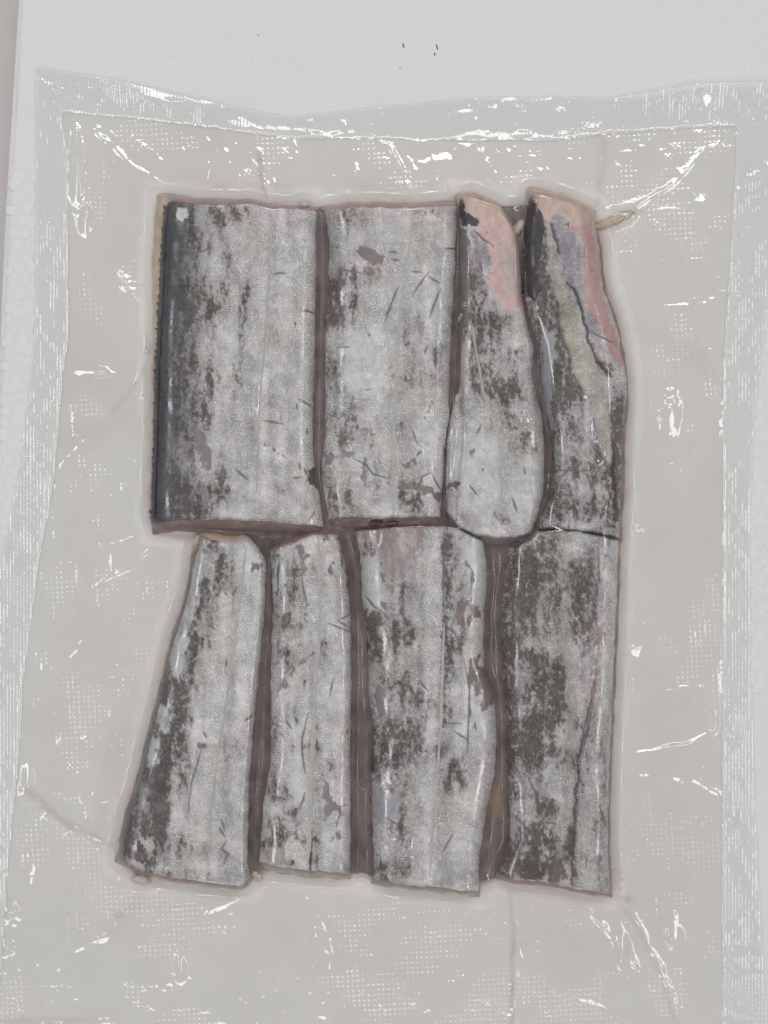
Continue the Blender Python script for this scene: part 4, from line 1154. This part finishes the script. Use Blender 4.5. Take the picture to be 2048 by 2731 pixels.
# wrinkles: (points, height mm, half-width px, sharper on one side)
WR = [([(205, 305), (270, 365), (340, 425), (450, 505)], 1.5, 8), ([(330, 345), (400, 395), (455, 445), (492, 505)], 1.3, 8), ([(260, 330), (262, 352)], 1.2, 8),
      ([(985, 362), (1035, 385), (1062, 435), (1102, 535)], 2.0, 9), ([(1275, 395), (1340, 510)], 1.0, 7), ([(1163, 435), (1182, 532)], 1.0, 7), ([(1205, 470), (1188, 532)], .9, 6),
      ([(1548, 495), (1566, 548)], 1.5, 7), ([(505, 300), (640, 335), (800, 352), (1000, 362)], 1.2, 12), ([(1150, 372), (1300, 362), (1400, 370), (1500, 372)], 1.2, 10),
      ([(1885, 335), (1878, 395), (1800, 480), (1700, 560), (1610, 640)], 1.0, 10), ([(305, 712), (355, 770), (405, 820)], 1.8, 9), ([(180, 985), (240, 995), (320, 1000)], 1.6, 10),
      ([(265, 1095), (325, 1068), (375, 1005), (412, 945)], 1.5, 8), ([(150, 1262), (210, 1200), (275, 1155)], 1.5, 9), ([(235, 1466), (310, 1435), (430, 1408)], 1.2, 7),
      ([(230, 1575), (350, 1512), (475, 1438)], 1.6, 7), ([(1638, 2038), (1700, 2012), (1830, 1990), (1890, 1962), (1965, 1895)], 1.9, 8),
      ([(1655, 2048), (1760, 2062), (1850, 2076), (1912, 2108), (1926, 2165)], 1.4, 9), ([(1548, 2398), (1600, 2462), (1660, 2542), (1712, 2592)], 1.9, 9),
      ([(1640, 2440), (1690, 2540), (1718, 2604)], 1.3, 8), ([(1680, 2405), (1740, 2540), (1795, 2660), (1802, 2725)], 1.4, 8), ([(1790, 2398), (1802, 2450), (1782, 2500), (1832, 2512)], 1.5, 9),
      ([(528, 2466), (560, 2432), (650, 2385)], 1.7, 8), ([(432, 2556), (470, 2550), (500, 2600), (492, 2624)], 1.4, 8), ([(435, 2565), (490, 2630)], .9, 7),
      ([(1685, 1402), (1722, 1422)], 1.2, 7), ([(1672, 1432), (1722, 1470)], 1.4, 8), ([(1655, 1752), (1712, 1722)], 1.4, 9), ([(70, 2108), (170, 2190), (312, 2262)], .5, 9),
      ([(1358, 2385), (1368, 2470), (1366, 2600), (1364, 2760)], .25, 7), ([(1785, 1070), (1795, 1160)], 1.6, 18), ([(692, 400), (700, 470), (712, 535)], .3, 7),
      ([(900, 540), (930, 505)], 1.2, 6), ([(1605, 370), (1608, 450), (1588, 548)], .5, 9), ([(1395, 540), (1410, 505)], 1.0, 6), ([(200, 380), (215, 600), (240, 640)], 2.0, 12),
      ([(250, 1700), (180, 1760), (130, 1780)], .6, 10), ([(1510, 2640), (1640, 2690)], .8, 8), ([(760, 2345), (830, 2400)], .8, 6), ([(660, 2390), (700, 2340)], 1.2, 6),
      ([(70, 2040), (90, 2090)], 1.4, 10), ([(20, 2400), (60, 2440)], 1.6, 12), ([(10, 2480), (45, 2530)], 1.6, 12), ([(375, 1080), (405, 1000)], 1.2, 7),
      ([(835, 2400), (880, 2500), (900, 2600)], .6, 12), ([(1290, 380), (1290, 470)], .5, 8), ([(1700, 1120), (1700, 1300)], .4, 14), ([(1645, 262), (1630, 372)], 1.0, 10),
      ([(340, 2420), (280, 2500), (180, 2550)], .8, 14), ([(640, 880), (560, 1000)], .0, 8), ([(1340, 560), (1372, 600)], .8, 7),
      # on the fish
      ([(868, 1060), (866, 1150), (862, 1215), (850, 1245)], .9, 6), ([(1030, 1082), (1023, 1150)], .5, 6), ([(1130, 1165), (1128, 1250)], .5, 6), ([(690, 1030), (683, 1110)], .5, 7),
      ([(880, 1225), (920, 1222)], .9, 6), ([(1240, 990), (1245, 1080), (1238, 1160), (1233, 1200)], .8, 6), ([(1313, 960), (1325, 1060)], .8, 6), ([(1450, 1000), (1462, 1060), (1466, 1130)], .9, 6),
      ([(1395, 1130), (1420, 1100), (1455, 1080)], 1.2, 8), ([(985, 1387), (1015, 1390), (1026, 1410), (1022, 1440), (1005, 1475)], .8, 5), ([(1105, 1382), (1130, 1410)], .6, 5),
      ([(990, 2085), (1040, 2092)], 1.0, 8), ([(1035, 2240), (1060, 2235)], 1.2, 9), ([(1095, 2230), (1102, 2270)], 1.4, 11), ([(1275, 2325), (1330, 2345)], 1.0, 7),
      ([(1525, 2385), (1560, 2395)], 1.0, 7), ([(1230, 1310), (1245, 1318)], 1.2, 7), ([(465, 1415), (400, 1412)], .8, 6), ([(690, 2315), (750, 2330), (800, 2345)], .8, 6)]
r3 = np.random.default_rng(17)
for _ in range(85):                                  # short tension creases running off the edges of the fish block
    side = r3.integers(0, 4)
    if side == 0: p0 = (r3.uniform(430, 1600), r3.uniform(380, 520)); dr = (r3.normal(0, .35), -1)
    elif side == 1: p0 = (r3.uniform(330, 1640), r3.uniform(2390, 2520)); dr = (r3.normal(0, .4), 1)
    elif side == 2: p0 = (r3.uniform(190, 400), r3.uniform(520, 2300)); dr = (-1, r3.normal(.2, .4))
    else: p0 = (r3.uniform(1680, 1860), r3.uniform(560, 2350)); dr = (1, r3.normal(0, .35))
    ln = r3.uniform(40, 150)
    p1 = (p0[0] + dr[0] * ln, p0[1] + dr[1] * ln)
    WR.append(([p0, ((p0[0] + p1[0]) / 2 + r3.normal(0, 5), (p0[1] + p1[1]) / 2 + r3.normal(0, 5)), p1], r3.uniform(.12, .62), r3.uniform(5, 9)))
BUMPZ = np.zeros_like(FZ)
jx = 11 * (fbm(GXP / 80., GYP / 80., 61, 2) - .5) * 2; jy = 11 * (fbm(GXP / 80., GYP / 80., 62, 2) - .5) * 2
WWIN = np.zeros_like(FZ)
LAMPS = {'rear': ((0.12, 0.95, 1.45), (.5, 0, 0)), 'left': ((-1.0, -0.05, 1.40), (0, .6, 0)), 'right': ((1.05, -0.15, 1.5), (0, .6, 0)), 'front': ((-0.15, -1.25, 1.5), (.45, 0, 0))}


def tilt(fx_, fy_, ln, k=0.0):
    """height per photo px (x, y) of a bit of film that mirrors a ceiling lamp"""
    pt = place(np.array(float(fx_)), np.array(float(fy_)), np.array(.004))
    v_ = np.array((0, 0, D)) - pt; v_ /= np.linalg.norm(v_)
    l_ = np.array(LAMPS[ln][0]) + k * np.array(LAMPS[ln][1]) - pt; l_ /= np.linalg.norm(l_)
    h_ = v_ + l_
    return -h_[0] / h_[2] * S, h_[1] / h_[2] * S


for pts, hgt, w in WR:
    pa = np.array(pts)
    if hgt <= 0: continue
    x0, x1 = pa[:, 0].min() - 5 * w - 24, pa[:, 0].max() + 5 * w + 24
    y0, y1 = pa[:, 1].min() - 5 * w - 24, pa[:, 1].max() + 5 * w + 24
    a0, a1 = max(0, int((x0 - RX0) / G)), min(RW, int((x1 - RX0) / G) + 1)
    b0, b1 = max(0, int((y0 - RY0) / G)), min(RH, int((y1 - RY0) / G) + 1)
    sl = (slice(b0, b1), slice(a0, a1))
    # a tension crease has one long flank and one short: the long one lies towards the light
    mx_, my_ = pa.mean(0); tx, ty = pa[-1] - pa[0]; nn = math.hypot(tx, ty) + 1e-9
    nx, ny = -ty / nn, tx / nn
    best = None
    for ln in LAMPS:
        for k in (-.9, -.45, 0, .45, .9):
            g = tilt(mx_, my_, ln, k)
            s_ = -(g[0] * nx + g[1] * ny)
            res = math.hypot(g[0] + s_ * nx, g[1] + s_ * ny) + .25 * abs(s_)
            if best is None or res < best[0]: best = (res, s_)
    slope = min(max(abs(best[1]), .10 * S), .45 * S)
    d, t, sg = seg_side(GXP[sl] + jx[sl], GYP[sl] + jy[sl], pts)
    sg = sg * np.sign(best[1])                               # +1: the long flank
    taper = np.sin(np.pi * np.clip(t, .03, .97)) ** .7 * (0.75 + .5 * vn(t * 6, t * 0 + mx_, 5))
    W = (2.5 + 0.9 * w * min(hgt, 1.9) ** .7) * taper
    WWIN[sl] = np.maximum(WWIN[sl], np.clip(taper, 0, 1) * np.exp(-(d / (2.0 * w)) ** 2))
    prof_ = np.where(sg > 0, np.clip(1 - d / (W + .5), 0, 1), np.exp(-(d / (.45 * W + 2.0)) ** 2))
    BUMPZ[sl] = np.maximum(BUMPZ[sl], slope * W * prof_)
# radial tension folds leaving the edge of the fish block, seen as faint fans
flat = sst(6 * MM, 1.6 * MM, FZ)
BUMPZ += flat * MM * (0.9 * (fbm(GXP / 120., GYP / 120., 71, 3) - .5) + 0.55 * (fbm(GXP / 34., GYP / 34., 72, 3) - .5) + 0.04 * (fbm(GXP / 12., GYP / 12., 73, 2) - .5))
BUMPZ += (1 - flat) * MM * (0.08 * fbm(GXP / 40., GYP / 70., 74, 2))
# crinkled patch over the yellow striped piece
d, t = seg_dist(GXP * 1., GYP * 1., [(1560, 1080), (1590, 1150), (1600, 1240)])
BUMPZ += MM * 1.1 * np.exp(-(d / 34) ** 2) * (fbm(GXP / 11., GYP / 13., 75, 3) - .3)
# edges that curl off the board
d, t = seg_dist(GXP * 1., GYP * 1., [(1720, 235), (1880, 215), (2060, 215)])
BUMPZ += 2.4 * MM * np.exp(-(d / 55) ** 2)
d, t = seg_dist(GXP * 1., GYP * 1., [(330, 225), (440, 255), (540, 280)])
BUMPZ += 1.6 * MM * np.exp(-(d / 38) ** 2)
# flat panes of film that tilt towards a lamp and mirror it
FACETS = [(205, 470, 13, 75, 'left'), (228, 598, 13, 40, 'left'), (1790, 1118, 24, 46, 'right'), (430, 255, 44, 15, 'rear'), (1885, 262, 17, 38, 'rear'), (1388, 357, 24, 9, 'rear'),
          (848, 366, 22, 14, 'rear'), (238, 992, 42, 9, 'left'), (18, 2415, 24, 30, 'left'), (14, 2512, 17, 24, 'left'), (1100, 2250, 13, 24, 'right'), (1578, 1140, 11, 26, 'right'),
          (1045, 2240, 20, 7, 'rear'), (1406, 1122, 22, 14, 'left'), (1958, 2150, 13, 40, 'right'), (1962, 1938, 22, 30, 'right'), (74, 2058, 12, 30, 'left'), (1802, 2492, 18, 26, 'right'),
          (132, 1312, 12, 46, 'left'), (390, 1010, 12, 28, 'left'), (1005, 2090, 26, 8, 'rear'),
          (690, 1075, 8, 40, 'left'), (484, 2575, 14, 26, 'right'), (1690, 1742, 20, 12, 'right'), (355, 768, 34, 9, 'left'), (1660, 2520, 14, 40, 'right')]
FWIN = np.zeros_like(FZ)
for (fx_, fy_, rx, ry, ln) in FACETS:
    gxx, gyy = tilt(fx_, fy_, ln)
    dx, dy = GXP - fx_ + jx * .15, GYP - fy_ + jy * .15
    r_ = np.hypot(dx / rx, dy / ry) * (0.75 + .5 * fbm(GXP / 18., GYP / 18., 65, 3))
    win = np.exp(-np.clip(r_ * .85, 0, 4) ** 3)
    BUMPZ = BUMPZ * (1 - win) + win * np.clip(gxx * dx + gyy * dy + abs(gxx) * rx + abs(gyy) * ry, 0, .0045)
    cy_, cx_ = int((fy_ - RY0) / G), max(0, int((fx_ - RX0) / G))
    if FZ[cy_, cx_] > 5 * MM:                                   # film standing clear of the skin
        FZ = FZ * (1 - win) + win * (FZ[max(0, cy_ - 8):cy_ + 9, max(0, cx_ - 5):cx_ + 6].max() + .05 * MM)
    FWIN = np.maximum(FWIN, np.exp(-np.clip(r_, 0, 4) ** 3))
FILMZ = FZ + np.maximum(BUMPZ, -0.15 * MM)

OUTL = ([150, 178, 700, 870, 1000, 1230, 1380, 1480, 1600, 2000, 2900], [95, 95, 94, 93, 80, 55, 26, 6, -10, -40, -70])
INNL = ([150, 330, 400, 900, 1000, 1100, 1290, 1500, 1800, 2050, 2300, 2900], [160, 165, 178, 182, 166, 158, 142, 102, 62, 46, 20, -20])
OUTR = ([0, 600, 880, 1000, 1150, 1400, 1800, 2300, 2731, 2900], [2120, 2080, 2042, 2025, 2010, 2000, 2002, 2020, 2046, 2050])
INNR = ([0, 600, 1000, 1600, 2300, 2731], [1985, 1955, 1930, 1930, 1928, 1930])
OUTT = ([0, 95, 300, 520, 720, 770, 1024, 1250, 1500, 1620, 1720, 1860, 2048, 2160], [176, 178, 212, 262, 305, 312, 285, 262, 258, 262, 248, 222, 217, 217])
INNT = ([0, 165, 400, 560, 770, 1024, 1250, 1480, 1640, 1870, 2160], [296, 296, 318, 338, 366, 368, 372, 372, 352, 336, 336])
NU, NV = 700, 860
t = np.linspace(0, 1, NV)[:, None] * np.ones((1, NU)); s = np.linspace(0, 1, NU)[None] * np.ones((NV, 1))
py = 170 + t * 2640
for _ in range(3):
    px = np.interp(py, *OUTL) * (1 - s) + np.interp(py, *OUTR) * s
    top = np.interp(px, *OUTT)
    py = top + t * (2810 - top)
fz = samp(FILMZ, px, py)
inner = sst(-14, 16, px - np.interp(py, *INNL)) * sst(6, -10, px - np.interp(py, *INNR)) * sst(-6, 10, py - np.interp(px, *INNT))
seal_z = (1.0 + 0.5 * (fbm(px / 150, py / 150, 81, 3) - .5) + 0.20 * (fbm(px / 30, py / 60, 82, 3) - .5)) * MM + 1.0 * (samp(BUMPZ, px, py))
fz = np.where(inner > 0.999, fz, fz * inner + seal_z * (1 - inner)) + 0.18 * MM * np.exp(-((inner - .5) / .3) ** 2) * (0.3 + fbm(px / 40, py / 40, 84, 2))
fz = np.maximum(fz, 0.95 * MM)
fco = place(px, py, fz).reshape(-1, 3)
emb = sst(.52, .76, fbm(px / 120, py / 120, 91, 3)) * (0.05 + .95 * sst(8 * MM, 2.5 * MM, samp(FZ, px, py)))
fish_on = sst(1.8 * MM, 5 * MM, samp(maxf(FZ, 9), px, py)) * (1 - samp(FWIN, px, py))
emb = np.maximum(0.8 * emb, 0.50 * sst(.50, .72, fbm(px / 170, py / 130, 93, 3)) * (1 - fish_on) + .07)

emb = emb * (1 - .9 * np.clip(1.3 * samp(FWIN, px, py), 0, 1)) * (1 - .75 * samp(WWIN, px, py)) + .02

bag = empty('vacuum_bag', (0, 0, 0))
tag(bag, 'clear embossed vacuum bag sealed tight around the fish, glossy and wrinkled', 'vacuum bag')
fc = grid_faces(NV, NU)
fc_in = inner.ravel()[fc].mean(1) > .5
pxc, pyc = px.ravel()[fc].mean(1), py.ravel()[fc].mean(1)


def sub(name, selm, mat):
    f = fc[selm]
    us = np.unique(f)
    r = np.full(NV * NU, -1); r[us] = np.arange(len(us))
    return mesh_obj(name, fco[us], r[f], mat, bag, extra={'emboss': emb.ravel()[us], 'cling': fish_on.ravel()[us]})


sub('top_film', fc_in, M_FILM)
is_l = (~fc_in) & (pxc < np.interp(pyc, *INNL) + 2) & (pyc > np.interp(pxc, *INNT))
is_r = (~fc_in) & (pxc > np.interp(pyc, *INNR) - 2) & (pyc > np.interp(pxc, *INNT))
sub('side_seal', is_l, M_SEAL)
sub('side_seal', is_r, M_SEAL)
sub('top_seal', (~fc_in) & ~is_l & ~is_r, M_SEAL)
# the bag's back sheet
k = 8
bx, by = px[::k, ::k], py[::k, ::k]
bz = np.minimum(fz[::k, ::k] - .30 * MM, (0.62 + .12 * fbm(bx / 90, by / 90, 95, 2)) * MM)
mesh_obj('back_film', place(bx, by, bz), grid_faces(*bx.shape), M_BACK, bag, extra={'emboss': np.full(bx.size, .4)})

# bubbles trapped under the film
BUB = [(692, 425, 5, 8), (694, 462, 6, 9), (700, 500, 7, 5), (1370, 2530, 6, 24), (1366, 2640, 5, 26), (1634, 2312, 8, 7), (1652, 2325, 9, 8), (1660, 2345, 6, 6), (1675, 2398, 8, 8), (1655, 2372, 6, 5),
       (1590, 555, 7, 7), (1598, 535, 5, 6), (1660, 572, 9, 7), (1680, 568, 8, 7), (706, 1124, 8, 7), (872, 947, 6, 6), (868, 1007, 5, 5), (185, 2205, 12, 8), (392, 930, 10, 22), (1240, 812, 10, 14), (1228, 845, 8, 16), (318, 2440, 14, 9)]
for i, (x, y, rx, ry) in enumerate(BUB):
    z = float(samp(FILMZ, np.array([float(x)]), np.array([float(y)]))[0])
    lathe_blob('bubble', x, y, rx * .8, ry * .8, .2, z - .25 * MM, 0.9 * MM, M_BUB, bag, 40 + i, 12)

# dark clot on the cut end of the scarred piece
q = PIECES[1]
for (x, y, rx, ry) in ((1003, 1394, 22, 9), (1046, 1396, 17, 8)):
    o = lathe_blob('blood_clot', x, y, rx, ry, .05, 7.6 * MM, 2.2 * MM, plain_material('blood', (0.075, 0.018, 0.022), .3, .6, 600), q['root'], int(x))
    o.location = -q['base']
    o['label'] = 'dark red blood clot on the cut end'
